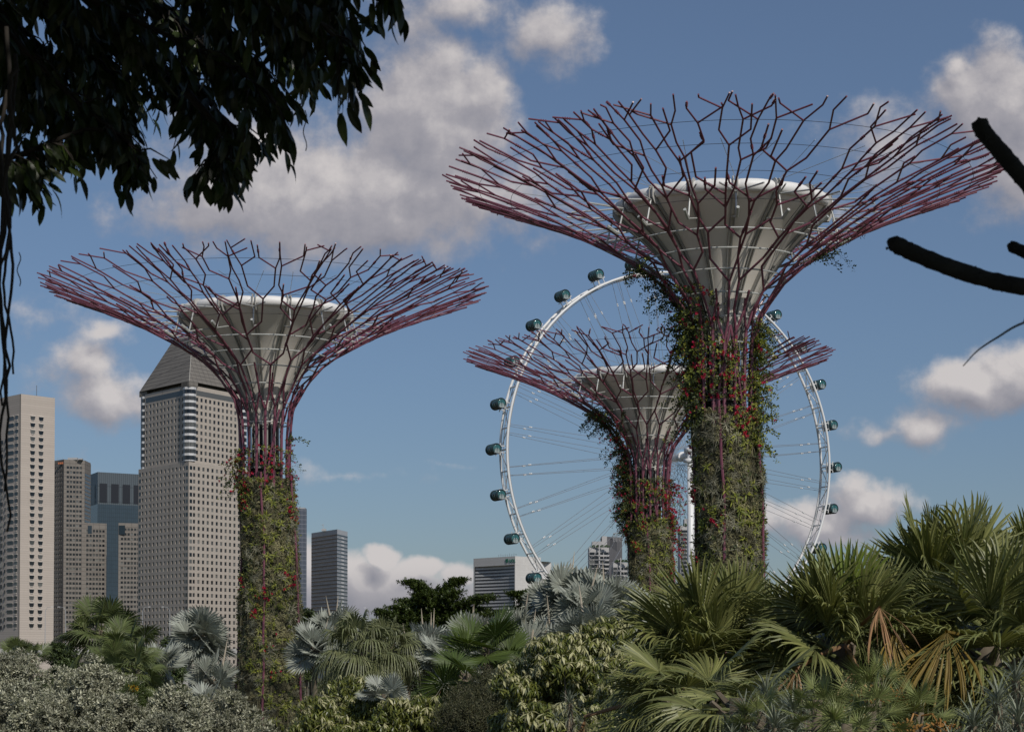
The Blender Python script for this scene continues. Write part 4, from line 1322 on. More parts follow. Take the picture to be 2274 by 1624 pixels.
species('silver', L_BIS, P_PALE, ELS, Rb=1.08, pet=.85, nseg=28, spread=285, split=.62, droop=.10, fold=.22, hast=.3, cup=.14, taper=2.2)
species('fan', L_FAN, P_GRN, ELS, Rb=1.15, pet=.68, nseg=46, spread=210, split=.42, droop=.26, fold=.5, hast=.05, cup=.10, limp=.3, taper=2.6)
species('fannew', L_FANY, P_GRN, (84,), Rb=1.45, pet=.9, nseg=18, spread=90, split=.6, droop=.05, fold=.4, hast=.0, cup=.05, taper=1.9)
species('olive', L_OLV, P_GRN, ELS, Rb=1.1, pet=.9, nseg=34, spread=260, split=.35, droop=.5, fold=.3, hast=.2, cup=.05, limp=.45, taper=2.2)
species('green', L_GRN, P_GRN, ELS, Rb=1.05, pet=.9, nseg=32, spread=250, split=.5, droop=.28, fold=.35, hast=.2, cup=.1, limp=.3)
species('dark', L_DRK, P_GRN, ELS, Rb=1.5, pet=1.1, nseg=44, spread=320, split=.62, droop=.08, fold=.25, hast=.2, cup=.08)
L_DWF = mat('dwarf_palm_leaf', (.15, .19, .06), .45, col2=(.29, .31, .12), island=True, transl=.2)
species('dwarf', L_DWF, P_GRN, ELS, Rb=.28, pet=.24, nseg=22, spread=220, split=.3, droop=.10, fold=.3, hast=.1, cup=.05)
DEAD = [frond_mesh('dead', L_DEAD, R(e_), Rb=.8, pet=1.5, nseg=14, spread=62, split=.45, droop=.3, fold=.6, hast=(1.75, 1.3, .8)[k], seed=k, limp=.2, taper=2.4, wk=1.5, cup=.4, jit=1.5) for k, e_ in enumerate((25, -10, -50))]
YEL = [frond_mesh('yellow', L_YEL, R(e_), Rb=.95, pet=1.35, nseg=26, spread=95, split=.68, droop=.4, fold=.35, hast=(1.5, 1.0)[k], seed=9+k, limp=.3, taper=2.4, cup=.3, jit=.4) for k, e_ in enumerate((10, -30))]
SPEAR = G().tube([(0, 0, 0), (0, 0, .7), (0.02, 0, 1.45), (.03, 0, 2.0)], [.05, .05, .035, .008], 6).mesh('spear', mat('spear_leaf', (.42, .36, .27), .6))

def palm(name, label, cat, px, py, Y, kind, n=24, scale=1.0, e0=84, e1=-40, group=None, spears=0, trunk=.16, seed=0, extra=(), sway=.1, gap=0, az0=0):
    c = at(px, py, Y); zb = float(zg(c.x, Y)) - .15
    e = thing(name, label, cat, (c.x, Y, zb), 0, group)
    h = c.z - zb
    r_ = np.random.default_rng(seed + int(px))
    if h > .1:
        part('trunk', G().tube([(0, 0, 0), (.05, 0, h*.3), (-.03, 0, h*.7), (0, 0, h+.1)], [trunk*1.4, trunk, trunk*.95, trunk*.8], 10), M_TRUNK, e, True)
        g = G()
        for k in range(26 if trunk > .1 else 0):
            a = k*2.4; z = h - 1.5*scale*k/26
            g.tube([(trunk*.7*math.cos(a), trunk*.7*math.sin(a), z), (trunk*1.9*math.cos(a), trunk*1.9*math.sin(a), z+.22)], [.05, .03], 4)
        if trunk > .1: part('leaf_bases', g, M_TRUNK, e)
    sp = SPECIES[kind]; sway = dict(silver=.75, fan=.4, green=.5, dark=.7, olive=.25, dwarf=.4).get(kind, sway)
    for k in range(n):
        f = (k+.5)/n
        el = e0 + (e1-e0)*f**.9 + r_.normal(0, 6)
        b = min(sp, key=lambda t: abs(t[0]-el))
        az = az0 + k*2.39996 + r_.normal(0, .15)
        s_ = scale*r_.uniform(.85, 1.1)
        if gap and abs((az + PI/2 + PI) % (2*PI) - PI) < gap and el > -10: az += gap*2.2
        o = link('frond', b[1], e, (0, 0, h - .25*scale*f), (r_.normal(0, sway), R(b[0]-el)*.8, az), s_)
    for k in range(spears):
        link('spear_leaf', SPEAR, e, (r_.normal(0, .25), r_.normal(0, .25), h), (r_.normal(0, .10), r_.normal(0, .12), 0), scale*r_.uniform(.8, 1.15))
    for (mesh_, az, sc, lab) in extra:
        o = link('dry_frond', mesh_, e, (0, 0, h+.1), (0, 0, az), sc); o['label'] = lab
    return e

SG = 'silver fan palms'
palm('silver_palm', 'round headed silver palm standing left of the planted trunk, trunk showing below', 'palm', 443, 1412, 98, 'silver', 37, 1.0, 84, -48, SG, 1, .17, 1)
palm('silver_palm', 'silver palm just right of the planted trunk with upright spear leaves', 'palm', 742, 1408, 98, 'silver', 32, 1.0, 84, -30, SG, 2, .17, 2)
palm('silver_palm', 'small bluish silver palm tucked below the green palm', 'palm', 352, 1482, 92, 'silver', 12, .9, 80, 0, SG, 0, .15, 3)
palm('silver_palm', 'low silver palm fanning up behind the silver leaved shrub', 'palm', 470, 1512, 85, 'silver', 12, .85, 85, 25, SG, 1, .15, 4)
palm('silver_palm', 'silver palm under the layered tree with tall pale spears', 'palm', 950, 1447, 92, 'silver', 27, .95, 84, -30, SG, 3, .16, 5)
palm('silver_palm', 'silver palm with brown hanging dead leaves below its crown', 'palm', 1000, 1462, 84, 'silver', 27, 1.0, 70, -45, SG, 0, .16, 6, extra=[(DEAD[2], -1.9, .8, 'hanging brown dead frond'), (DEAD[1], -1.2, .7, 'pinkish dead frond'), (DEAD[2], -2.6, .7, 'dry brown frond')])
palm('silver_palm', 'tall silver palm behind the dark green fan palm', 'palm', 1055, 1434, 94, 'silver', 32, 1.05, 84, -20, SG, 2, .16, 7)
palm('silver_palm', 'silver palm between the dark fan palm and the white slab building', 'palm', 1140, 1442, 92, 'silver', 30, 1.0, 84, -20, SG, 2, .16, 8)
palm('silver_palm', 'silver palm at foot of the raised clump, above the yellow green bush', 'palm', 1195, 1462, 84, 'silver', 27, 1.0, 84, -30, SG, 2, .16, 9)
palm('silver_palm', 'upper silver palm of the raised clump against the wheel', 'palm', 1265, 1328, 90, 'silver', 35, 1.1, 84, -40, SG, 2, .16, 10)
palm('silver_palm', 'bright silver palm touching the smaller planted trunk', 'palm', 1345, 1345, 88, 'silver', 35, 1.15, 84, -45, SG, 1, .16, 11)
palm('silver_palm', 'silver palm in the lower middle of the raised clump', 'palm', 1235, 1422, 86, 'silver', 30, 1.0, 75, -45, SG, 1, .16, 12)
palm('silver_palm', 'silver palm in front of the raised clump, over the pale leaf tips of the bush', 'palm', 1310, 1410, 82, 'silver', 30, 1.0, 75, -40, SG, 1, .16, 13)
palm('silver_palm', 'silver palm glimpsed between the two planted trunks', 'palm', 1525, 1345, 95, 'silver', 17, .9, 84, 0, SG, 2, .16, 14)
palm('silver_palm', 'dark silver palm sprouting out of the silver leaved shrubs', 'palm', 470, 1560, 58, 'silver', 11, .45, 80, -20, SG, 0, .08, 15)
palm('silver_palm', 'small bluish palm low between the two yellow green bushes', 'palm', 852, 1545, 60, 'silver', 12, .5, 80, 0, SG, 0, .08, 16)

palm('silver_palm', 'silver palm with flat topped crown left of the spears, beneath the layered tree', 'palm', 905, 1455, 88, 'silver', 22, .9, 80, -30, SG, 1, .15, 61)
palm('silver_palm', 'silver palm right behind the fine twigged shrub', 'palm', 1110, 1478, 74, 'silver', 22, .85, 80, -35, SG, 2, .15, 62)
palm('silver_palm', 'topmost silver palm of the raised clump, close to the lowest wheel capsule', 'palm', 1225, 1345, 93, 'silver', 26, .95, 84, -35, SG, 2, .15, 63)
palm('silver_palm', 'silver palm at the right shoulder of the raised clump', 'palm', 1305, 1355, 86, 'silver', 26, .95, 80, -45, SG, 1, .15, 64)
palm('silver_palm', 'silver palm squeezed under the drooping olive palm', 'palm', 700, 1440, 96, 'silver', 22, .9, 80, -35, SG, 1, .15, 65)
palm('silver_palm', 'silver palm at the left foot of the raised clump', 'palm', 1165, 1405, 90, 'silver', 24, .9, 80, -35, SG, 2, .15, 66)
palm('green_fan_palm', 'tall green fan palm in front of the brown stepped tower', 'palm', 226, 1402, 92, 'green', 26, 1.2, 84, -35, None, 0, .2, 20)
palm('green_fan_palm', 'shorter green fan palm at right of the tall green one', 'palm', 290, 1440, 86, 'green', 22, 1.0, 84, -35, None, 0, .15, 21)
palm('green_fan_palm', 'low green fan palm rising from the shrubs beneath the tall green one', 'palm', 252, 1478, 80, 'green', 18, .85, 84, -30, None, 0, .12, 22)
palm('green_fan_palm', 'low yellowish fan palm beside the bluish silver palm', 'palm', 300, 1490, 78, 'green', 20, .9, 84, -40, None, 0, .12, 23)
palm('green_fan_palm', 'tiny green palm top above the shrubs below the pale hotel', 'palm', 72, 1458, 100, 'green', 9, .7, 84, 10, None, 0, .12, 24)
palm('green_fan_palm', 'green palm tuft beside the white van, above the shrubs', 'palm', 40, 1450, 95, 'green', 8, .7, 84, 20, None, 0, .12, 25)
palm('drooping_palm', 'olive palm with long hanging leaf tips right of the planted trunk', 'palm', 800, 1440, 80, 'olive', 24, 1.25, 84, -40, None, 0, .16, 30)
palm('drooping_palm', 'olive drooping palm half behind the trunk, beside the hanging leaf tipped one', 'palm', 862, 1438, 84, 'olive', 26, 1.05, 80, -30, None, 0, .16, 31)
palm('dark_fan_palm', 'dark green round leaved fan palm in front of the silver palms', 'palm', 1082, 1442, 68, 'dark', 10, .82, 75, -25, None, 0, .14, 32, az0=.4)
palm('dark_fan_palm', 'dark green fan palm low with leaves spreading towards the bottom', 'palm', 1035, 1500, 64, 'dark', 7, .72, 45, -45, None, 0, .14, 33, az0=2.2)
# big fan palms at the right
FG = 'large fan palms on the right'
palm('large_fan_palm', 'large dark fan palm in front of the tallest planted trunk', 'palm', 1585, 1478, 25.5, 'fan', 45, 1.0, 86, -50, FG, 0, .2, 40)
palm('large_fan_palm', 'highest large fan palm, spiky leaves against the sky', 'palm', 2090, 1373, 27.5, 'fan', 48, 1.2, 88, -35, FG, 0, .2, 41)
palm('large_fan_palm', 'large fan palm with fresh yellow green leaf and dead orange fronds', 'palm', 1875, 1446, 24.5, 'fan', 43, .95, 86, -45, FG, 0, .2, 42, gap=.45,
     extra=[(DEAD[0], -1.35, .82, 'orange dead frond with curled strips'), (DEAD[1], -1.62, .85, 'brown curled dead frond'), (YEL[1], -1.5, .85, 'yellowing hanging frond'), (YEL[0], -1.1, .75, 'yellow and orange frond'), (SPECIES['fannew'][0][1], -1.9, .62, 'fresh yellow green young leaf'), (DEAD[1], -2.2, .9, 'pale orange dead frond')])
palm('large_fan_palm', 'large fan palm with yellow lower frond close to the frame edge', 'palm', 2195, 1448, 24, 'fan', 37, 1.0, 84, -50, FG, 0, .2, 43, extra=[(YEL[0], -2.2, 1.0, 'yellow green hanging frond'), (YEL[0], -.4, 1.0, 'orange yellow frond')])
palm('large_fan_palm', 'large fan palm in the dark gap between the two spiky palm masses', 'palm', 1750, 1468, 28, 'fan', 32, .95, 75, -50, FG, 0, .2, 44)
palm('large_fan_palm', 'low large fan palm beside the yellow green bush with brown dead frond', 'palm', 1530, 1548, 23.5, 'fan', 21, .8, 50, -50, FG, 0, .2, 45, extra=[(DEAD[1], 2.6, 1.0, 'long brown dead frond')])
palm('large_fan_palm', 'low large fan palm whose pale leaf hangs over the bottom edge', 'palm', 1650, 1568, 21.5, 'fan', 21, .7, 35, -60, FG, 0, .2, 46)
palm('large_fan_palm', 'shaded large fan palm behind the dwarf palms', 'palm', 2020, 1518, 26, 'fan', 27, .9, 60, -50, FG, 0, .2, 47)
palm('large_fan_palm', 'large fan palm rising behind the highest one at the frame edge', 'palm', 2262, 1335, 29, 'fan', 35, 1.15, 80, -30, FG, 0, .2, 48)
DG = 'dwarf palms at the bottom right'
for (px, py, Y, n, lab) in [(1947, 1525, 19, 20, 'topmost dwarf palm with orange fruit below its leaves'), (1815, 1575, 18.5, 18, 'dwarf palm beside the blue green tufts'),
        (1935, 1585, 18, 20, 'dwarf palm directly below the topmost dwarf palm'), (2040, 1588, 18.5, 18, 'dwarf palm with two orange fruit clusters by dark stalks'),
        (1690, 1600, 19, 16, 'dwarf palm half covered by the blue green tufts'), (1880, 1630, 17, 18, 'dwarf palm cut by the bottom edge')]:
    e = palm('dwarf_palm', lab, 'palm', px, py, Y, 'dwarf', n, 1.0, 84, -20, DG, 0, .06, 50)
    if 'orange' in lab:
        g = G(); h = at(px, py, Y).z - float(zg(0, Y)) + .15
        pts = np.random.default_rng(3).normal(0, 1, (60, 3))*np.array([.07, .05, .06])
        for dx in ((-.28, .25) if 'two' in lab or 'topmost' in lab else (.2,)):
            for p in pts[:40]: g.tube([p*.6 + np.array([dx*.6, -.3, h-.1]), p*.6 + np.array([dx*.6 + p[0]*.25, -.3, h-.1+.022])], .011, 5)
            g.tube([np.array([0, 0, h]), np.array([dx*.35, -.2, h+.03]), np.array([dx*.6, -.3, h-.1])], .01, 4)
        part('fruit_cluster', g, mat('orange_fruit', (.34, .17, .04), .6), e)
# blue green strap leaved tufts
T_STRAP = [rosette(leaf(.33, .022, .15, .45, rows=5), 46, -.1, 1.45, .05, 20), rosette(leaf(.31, .020, .15, .6, rows=5), 40, -.35, 1.4, .08, 21)]
TG = 'blue green strap leaved tufts'
for i, (px, py, Y, sc, lab) in enumerate([(1700, 1545, 20, 1.0, 'blue green strap leaved tuft, uppermost left of the dwarf palms'), (1655, 1585, 19, .9, 'blue green tuft over the hanging pale palm leaf'),
        (1760, 1580, 19.5, .95, 'blue green tuft next to the dwarf palm trio'), (1720, 1615, 18, .9, 'blue green tuft cut by the bottom edge'), (1790, 1540, 20.5, .7, 'smallest blue green tuft under the dark palm gap'),
        (2255, 1510, 19, .95, 'blue green tuft high at the frame edge'), (2215, 1560, 18, 1.0, 'blue green tuft with pale dry lower leaves'), (2160, 1610, 17.5, .9, 'blue green tuft beside the dwarf palm with fruit clusters'), (2262, 1605, 17, 1.0, 'blue green tuft in the bottom corner'),
        (1265, 1560, 30, .8, 'small strap leaved tuft in front of the yellow green bush')]):
    c = at(px, py, Y); zb = float(zg(c.x, Y)) - .1; h = c.z - zb
    e = thing('tufted_plant', lab, 'plant', (c.x, Y, zb), i*1.3, TG)
    part('stem', G().tube([(0, 0, 0), (.03, 0, h*.6), (0, 0, h)], [.06, .05, .045], 7), M_TRUNK, e)
    g = G(); 
    for q, (dz, s_) in enumerate(((0, 1), (-.08, .95), (-.2, .8))):
        g.scatter(T_STRAP[q % 2], rotz(np.array([q*1.1]))*sc*s_, np.array([[0, 0, h+dz]]))
    for k in range(4):
        a = k*1.7+i; g.scatter(T_STRAP[1], rotz(np.array([k*.9]))*sc*.7, np.array([[.25*math.cos(a), .25*math.sin(a), h-.15-.08*k]]))
    part('crown', g, L_BLUE, e)
    g = G().scatter(rosette(leaf(.32, .018, .1, 1.3, rows=4), 26, -.9, -.2, .1, 23), np.eye(3)[None]*sc, np.array([[0, 0, h-.22]]))
    part('dry_skirt', g, mat('dry_straw', (.34, .27, .18), .8, col2=(.45, .38, .27), island=True), e)

# ------------------------------------------------------------------ shrubs and leafy trees
def shrub(name, label, cat, px, py, Y, w, h, d, nl, tmpls, m, blobs=26, group=None, limb=.06, smin=.8, smax=1.25, up=.6, seed=0, core=True, bot=.1, shell=.72, extra=None, pw=1.0, limbm=None):
    """(px,py) is the top middle of the crown; w,h,d its size in metres"""
    global rng
    rng = np.random.default_rng(seed)
    c = at(px, py, Y); zb = float(zg(c.x, Y)) - .1; H = c.z - zb
    e = thing(name, label, cat, (c.x, Y, zb), 0, group)
    B = []
    for k in range(blobs):
        a = rng.random()*2*PI; rr_ = math.sqrt(rng.random()); 
        x, y = rr_*math.cos(a)*w/2*.86, rr_*math.sin(a)*d/2*.86
        top = H - h*.55*(rr_**2.2)*pw*rng.uniform(.8, 1.15)
        z = top - rng.random()**1.6*h*.75
        s_ = rng.uniform(.16, .28)*min(w, h*1.6)*.8*(26/max(26, blobs))**.5
        B.append((x, y, max(z - s_*.7, bot), s_*1.15, s_*1.15, s_*.85))
    for k in range(0, blobs, 3):
        b0 = B[k]
    g = crown_leaves(G(), B, nl, tmpls, smin, smax, up, shell)
    part('crown', g, m, e)
    g = G(); 
    for k in range(min(blobs, 14)):
        b0 = B[k]; p = np.array(b0[:3]); st = np.array([rng.normal(0, .2), rng.normal(0, .2), 0])
        mid = st*.5 + p*np.array([.45, .45, .55]) + rng.normal(0, .12, 3)
        g.tube([st, mid, p, p + rng.normal(0, .3, 3)], [limb, limb*.7, limb*.4, limb*.15], 6)
    part('branches', g, limbm or M_BARK, e, True)
    if extra: extra(e, B)
    return e
L_SHR = mat('silver_shrub_leaf', (.08, .09, .04), .5, col2=(.54, .53, .39), island=True, transl=.1, patch=.6, pw=.3)
L_MAN = mat('bush_leaf', (.085, .11, .022), .38, col2=(.18, .19, .04), island=True, transl=.2)
L_MANY = mat('bush_new_leaf', (.36, .35, .16), .5, col2=(.50, .48, .27), island=True, transl=.25)
L_LAY = mat('layered_tree_leaf', (.035, .055, .014), .4, col2=(.085, .115, .025), island=True, transl=.15)
L_FINE = mat('fine_shrub_leaf', (.05, .06, .025), .6, col2=(.10, .095, .045), island=True, transl=.15)
L_HED = mat('hedge_leaf', (.04, .06, .02), .5, col2=(.08, .11, .03), island=True, transl=.15)
T_SHR = [rosette(flat_leaf(.115, .045, .1), 9, -.1, 1.3, .05, 31), rosette(flat_leaf(.105, .042, .1), 8, .0, 1.2, .07, 32)]
T_MAN = [rosette(leaf(.21, .055, .1, .35, rows=3), 9, -1.2, -.35, .04, 41), rosette(leaf(.19, .05, .1, .35, rows=3), 8, -1.1, -.1, .05, 42)]
T_MANY = [rosette(leaf(.17, .05, .1, .35, rows=3), 8, -.95, -.2, .03, 43)]
T_LAY = [rosette(flat_leaf(.26, .13, .12), 8, .0, 1.0, .08, 51), rosette(flat_leaf(.22, .12, .1), 7, -.2, .9, .08, 52)]
T_FINE = [rosette(flat_leaf(.075, .022, .1), 9, -.3, 1.3, .2, 61)]
SS = 'silver leaved shrubs'
for (px, py, Y, w, h, nl, lab, sd) in [(60, 1428, 66, 5.2, 4.4, 9000, 'silver leaved shrub in the bottom corner below the pale hotel', 1), (205, 1452, 62, 4.2, 4.0, 7500, 'silver leaved shrub below the green fan palms', 2),
        (20, 1500, 55, 4.0, 3.2, 6000, 'silver leaved shrub cut by the frame edge', 3), (265, 1535, 56, 2.6, 2.6, 4200, 'low silver leaved shrub beside the dark fronds', 4), (150, 1520, 54, 3.6, 3.0, 6000, 'silver leaved shrub lowest at the bottom edge', 5),
        (430, 1502, 57, 3.9, 3.2, 7500, 'bright silver leaved shrub left of the planted trunk', 6), (505, 1530, 54, 3.0, 2.6, 5500, 'silver leaved shrub touching the planted trunk', 7), (380, 1565, 52, 3.0, 2.4, 5000, 'silver leaved shrub at the bottom edge between its neighbours', 8)]:
    shrub('silver_shrub', lab, 'shrub', px, py, Y, w, h, w*.8, int(nl*.62), T_SHR, L_SHR, 60, SS, .035, .8, 1.4, .9, sd, shell=.8)
def new_tips(n):
    def f(e, B):
        tops = sorted(B, key=lambda b: -b[2])
        g = crown_leaves(G(), [(b[0], b[1], b[2], b[3]*1.06, b[4]*1.06, b[5]*1.06) for b in B], int(n*2.4), T_MANY, .9, 1.5, 2.2, .9, -.1)
        part('new_leaf_tips', g, L_MANY, e, stuff=n < 150)
    return f
YG = 'yellow green bushes'
for (px, py, Y, w, h, nl, nt, lab, sd) in [(1318, 1345, 52, 5.2, 5.2, 4600, 560, 'largest yellow green bush, right of the fine twigged shrub', 11), (1250, 1425, 49, 3.6, 3.6, 2600, 330, 'yellow green bush in front of the largest one', 12), (1240, 1525, 45, 2.8, 2.2, 1700, 190, 'yellow green bush lowest at the bottom edge', 13),
        (1385, 1455, 47, 2.8, 3.0, 1900, 220, 'yellow green bush against the large fan palm', 14), (800, 1492, 62, 4.6, 3.2, 3000, 200, 'yellow green bush right of the planted trunk', 15), (905, 1525, 58, 3.2, 2.6, 2000, 130, 'yellow green bush in the bottom middle', 16), (735, 1545, 58, 3.0, 2.6, 1900, 110, 'yellow green bush with visible forked branches by the planted trunk', 17), (1160, 1560, 50, 2.4, 1.8, 1300, 90, 'yellow green bush under the fine twigged shrub', 18)]:
    shrub('flowering_bush', lab, 'bush', px, py, Y, w, h, w*.8, nl, T_MAN, L_MAN, 34, YG, .05, .85, 1.3, 1.6, sd, extra=new_tips(nt), shell=.7)
shrub('fine_shrub', 'dark olive fine twigged shrub in front of the dark fan palm', 'shrub', 1085, 1452, 56, 2.6, 3.0, 2.2, 5200, T_FINE, L_FINE, 30, None, .02, .8, 1.5, .6, 21, shell=.4)
shrub('fine_shrub', 'dark feathery shrub at the bottom beneath the fine twigged one', 'shrub', 1050, 1530, 52, 2.8, 2.4, 2.2, 5200, T_FINE, L_FINE, 30, None, .02, .8, 1.5, .6, 22, shell=.4)
def yflowers(e, B):
    g = G(); r_ = np.random.default_rng(5)
    for k in (2, 7, 11, 15):
        p = np.array(B[k][:3]) + np.array([0, -B[k][4], .1])
        g.scatter(T_FLOW[0], frames(r_.normal(0, 1, (5, 3)) + np.array([0, -1, .5]), r_.random(5)*6, 1.1), p + r_.normal(0, .06, (5, 3)))
    part('blossom', g, mat('yellow_blossom', (.55, .33, .02), .6), e)
shrub('feathery_shrub', 'feathery green shrub with a few orange blossoms between silver shrubs', 'shrub', 312, 1500, 60, 1.9, 2.4, 1.6, 3200, T_FINE, mat('feathery_leaf', (.05, .075, .015), .5, col2=(.09, .12, .03), island=True, transl=.2), 18, None, .02, .8, 1.5, .6, 23, extra=yflowers, shell=.4)
HG = 'dark trees along the elevated road'
for (px, py, Y, w, h, lab, sd) in [(128, 1426, 170, 4.2, 5, 'small rounded dark tree beside the white van', 31), (372, 1418, 160, 4.4, 5.5, 'dark tree behind the round headed silver palm', 32), (690, 1340, 210, 4.6, 7, 'dark tree below the striped tower', 33), 
        (1475, 1400, 120, 6, 6, 'dark tree at the foot of the smaller planted trunk', 35), (1750, 1395, 70, 6, 6, 'dark tree behind the gap in the large fan palms', 36), (860, 1420, 140, 10, 6, 'wide dark tree behind the olive drooping palms', 37), (1100, 1415, 140, 11, 6, 'wide dark tree behind the silver palms', 38), (2120, 1380, 60, 8, 6, 'dark tree behind the highest large fan palm', 39), (1930, 1420, 50, 6, 5, 'dark tree behind the dead orange fronds', 41), (1600, 1480, 55, 6, 4.5, 'dark tree behind the large dark fan palm', 42)]:
    shrub('dark_tree', lab, 'tree', px, py, Y, w, h, w*.7, int(900*w/3), T_LAY, L_HED, 22, HG, .12, 1.0, 1.6, .6, sd)

# layered tree: tiers of near horizontal boughs carrying leaf clusters
def layered(label, px, pytop, Y, boughs, seed, trunkto):
    r_ = np.random.default_rng(seed)
    t0 = at(*trunkto, Y); zb = float(zg(t0.x, Y)) - .2
    e = thing('layered_tree', label, 'tree', (t0.x, Y, zb))
    def L(px_, py_, dy): p = at(px_, py_, Y); return np.array([p.x - t0.x, dy, p.z - zb])
    top = L(px, pytop, 0)
    part('trunk', G().tube([(0, 0, 0), (.1, 0, top[2]*.4), tuple(top*np.array([.6, 1, .75])), tuple(top)], [.32, .26, .16, .05], 9), M_BARK, e, True)
    for (pts, th) in boughs:
        dy0 = r_.uniform(-.5, .5); dy1 = r_.uniform(-3, 3)
        P_ = [L(a, b, dy0 + (dy1-dy0)*k/(len(pts)-1)) for k, (a, b) in enumerate(pts)]
        g = G(); g.tube(P_, np.linspace(.11, .03, len(P_)), 6)
        bo = part('bough', g, M_BARK, e, True)
        g = G(); seg = np.linspace(0, len(P_)-1.001, 60); C_ = []
        for q in seg:
            i = int(q); p = P_[i] + (P_[i+1]-P_[i])*(q-i)
            wdt = .6*th*(.45 + .55*math.sin(PI*min(1, .15 + q/(len(P_)-1)*.9)))
            for _ in range(12): C_.append(p + np.array([r_.normal(0, .3), r_.normal(0, wdt*1.6), r_.normal(.1, wdt*.42)]))
        C_ = np.array(C_); w_ = r_.integers(0, 2, len(C_))
        for k in (0, 1):
            s_ = w_ == k; n = int(s_.sum())
            g.scatter(T_LAY[k], frames(np.array([[0, 0, 1.]]) + r_.normal(0, .3, (n, 3)), r_.random(n)*6.28, r_.uniform(.55, .95, n)), C_[s_])
        part('leaves', g, L_LAY, bo)
    return e
layered('dark layered tree with stepped tiers below the white office slab', 965, 1320, 120,
  [([(960, 1345), (945, 1320), (928, 1305), (912, 1296)], .5), ([(960, 1340), (985, 1318), (1005, 1302), (1024, 1288)], .35), ([(965, 1350), (940, 1340), (935, 1325)], .6), ([(965, 1350), (995, 1335), (1010, 1318)], .5),
   ([(965, 1365), (930, 1355), (905, 1345), (890, 1333)], .6), ([(965, 1365), (1010, 1350), (1050, 1340), (1088, 1330)], .7), ([(965, 1372), (915, 1365), (880, 1352)], .65), ([(965, 1380), (910, 1378), (870, 1372), (848, 1362)], .65),
   ([(965, 1380), (1020, 1368), (1070, 1355)], .7), ([(965, 1388), (1010, 1382), (1055, 1372), (1110, 1368)], .8), ([(965, 1392), (920, 1392), (880, 1388), (852, 1380)], .6), ([(965, 1400), (915, 1405), (870, 1400)], .7), ([(965, 1372), (965, 1340), (960, 1322)], .7), ([(965, 1398), (1000, 1395), (1040, 1390)], .8)], 3, (965, 1440))
layered('dark layered branches reaching in front of the white slab end wall', 1195, 1330, 112,
  [([(1210, 1345), (1180, 1338), (1155, 1325), (1144, 1320)], .4), ([(1210, 1352), (1180, 1350), (1155, 1352)], .5), ([(1205, 1335), (1190, 1322), (1180, 1316)], .4), ([(1210, 1340), (1225, 1320)], .5), ([(1210, 1365), (1170, 1362)], .5)], 4, (1210, 1440))
# ------------------------------------------------------------------ overhanging tree at the top left
rng = np.random.default_rng(404)
L_FIC = mat('ficus_leaf', (.014, .024, .006), .4, col2=(.032, .052, .010), island=True, transl=.2)
M_FBK = mat('ficus_bark', (.016, .013, .010), .9, col2=(.03, .024, .018), vscale=6, var=.3, bump=.6)
fic_z = 5.2
FT = thing('overhanging_tree', 'dark leafy tree hanging into the upper left corner with aerial roots', 'tree', (-6.2, 6.0, fic_z))
FO = np.array([-6.2, 6.0, fic_z])
def fl(px, py, Y): p = at(px, py, Y); return np.array([p.x, p.y, p.z]) - FO
part('trunk', G().tube([(0, 0, -.3), (.1, 0, 2.5), (-.1, .1, 5.5), (.3, -.2, 8.5), (.2, -1, 11.5)], [.55, .42, .38, .32, .2], 14), M_FBK, FT, True)
T_FIC = [leaf(.108, .039, .18, .30, rows=6), leaf(.097, .037, .10, .15, rows=6), leaf(.118, .040, .2, .42, rows=6)]
def spray(g_l, g_w, pts, w0, n_side, leaf_n, spread, hang=1.0):
    """a bough through pts with side twigs; leaves hang from the twigs"""
    P_ = catmull3(pts, 8)
    g_w.tube(P_, np.linspace(w0, .004, len(P_)), 6)
    L_ = []; D_ = []
    def put(p, d):
        ax = np.array([d[0]*.55, d[1]*.55, -hang]) + rng.normal(0, .33, 3)
        L_.append(p); D_.append(ax)
    for k in range(n_side):
        i = int(rng.uniform(.12, 1)*(len(P_)-2)); p = P_[i]; d = P_[i+1]-P_[i]; d /= np.linalg.norm(d)
        td = d + rng.normal(0, .55, 3)*np.array([1, 1.3, .8]) + np.array([0, 0, -.25]); td /= np.linalg.norm(td)
        Lt = rng.uniform(.15, spread)
        tw = [p, p + td*Lt*.5 + np.array([0, 0, .01]), p + td*Lt + np.array([0, 0, -.25*Lt])]
        g_w.tube(tw, [.006, .004, .002], 4, False)
        for q in range(leaf_n):
            t = (q+.6)/leaf_n; pp = tw[0] + (tw[2]-tw[0])*t
            put(pp + rng.normal(0, .008, 3), td)
    for q in np.linspace(.35, 1, 14):
        i = int(q*(len(P_)-1)); put(P_[i] + rng.normal(0, .015, 3), (P_[min(i+1, len(P_)-1)]-P_[i-1])*3)
    L_ = np.array(L_); D_ = np.array(D_)
    D_ /= np.linalg.norm(D_, axis=1, keepdims=True)
    # leaf runs along +x; build frames with x = D
    n = len(D_)
    up = rng.normal(0, .6, (n, 3)) + np.array([.25, -.75, .35])
    y = np.cross(up, D_); y /= np.linalg.norm(y, axis=1, keepdims=True); z = np.cross(D_, y)
    M_ = np.stack([D_, y, z], -1)*rng.uniform(.7, 1.15, (n, 1, 1))
    w = rng.integers(0, 3, n)
    for k in range(3):
        s_ = w == k; g_l.scatter(T_FIC[k], M_[s_], L_[s_])
def catmull3(P, k):
    P = [np.array(p, float) for p in P]; P = [2*P[0]-P[1]] + P + [2*P[-1]-P[-2]]; out = []
    for i in range(1, len(P)-2):
        for t in np.linspace(0, 1, k, endpoint=False):
            a, b, c, d = P[i-1:i+3]
            out.append(.5*((2*b) + (c-a)*t + (2*a-5*b+4*c-d)*t*t + (3*b-a-3*c+d)*t**3))
    out.append(P[-2]); return np.array(out)
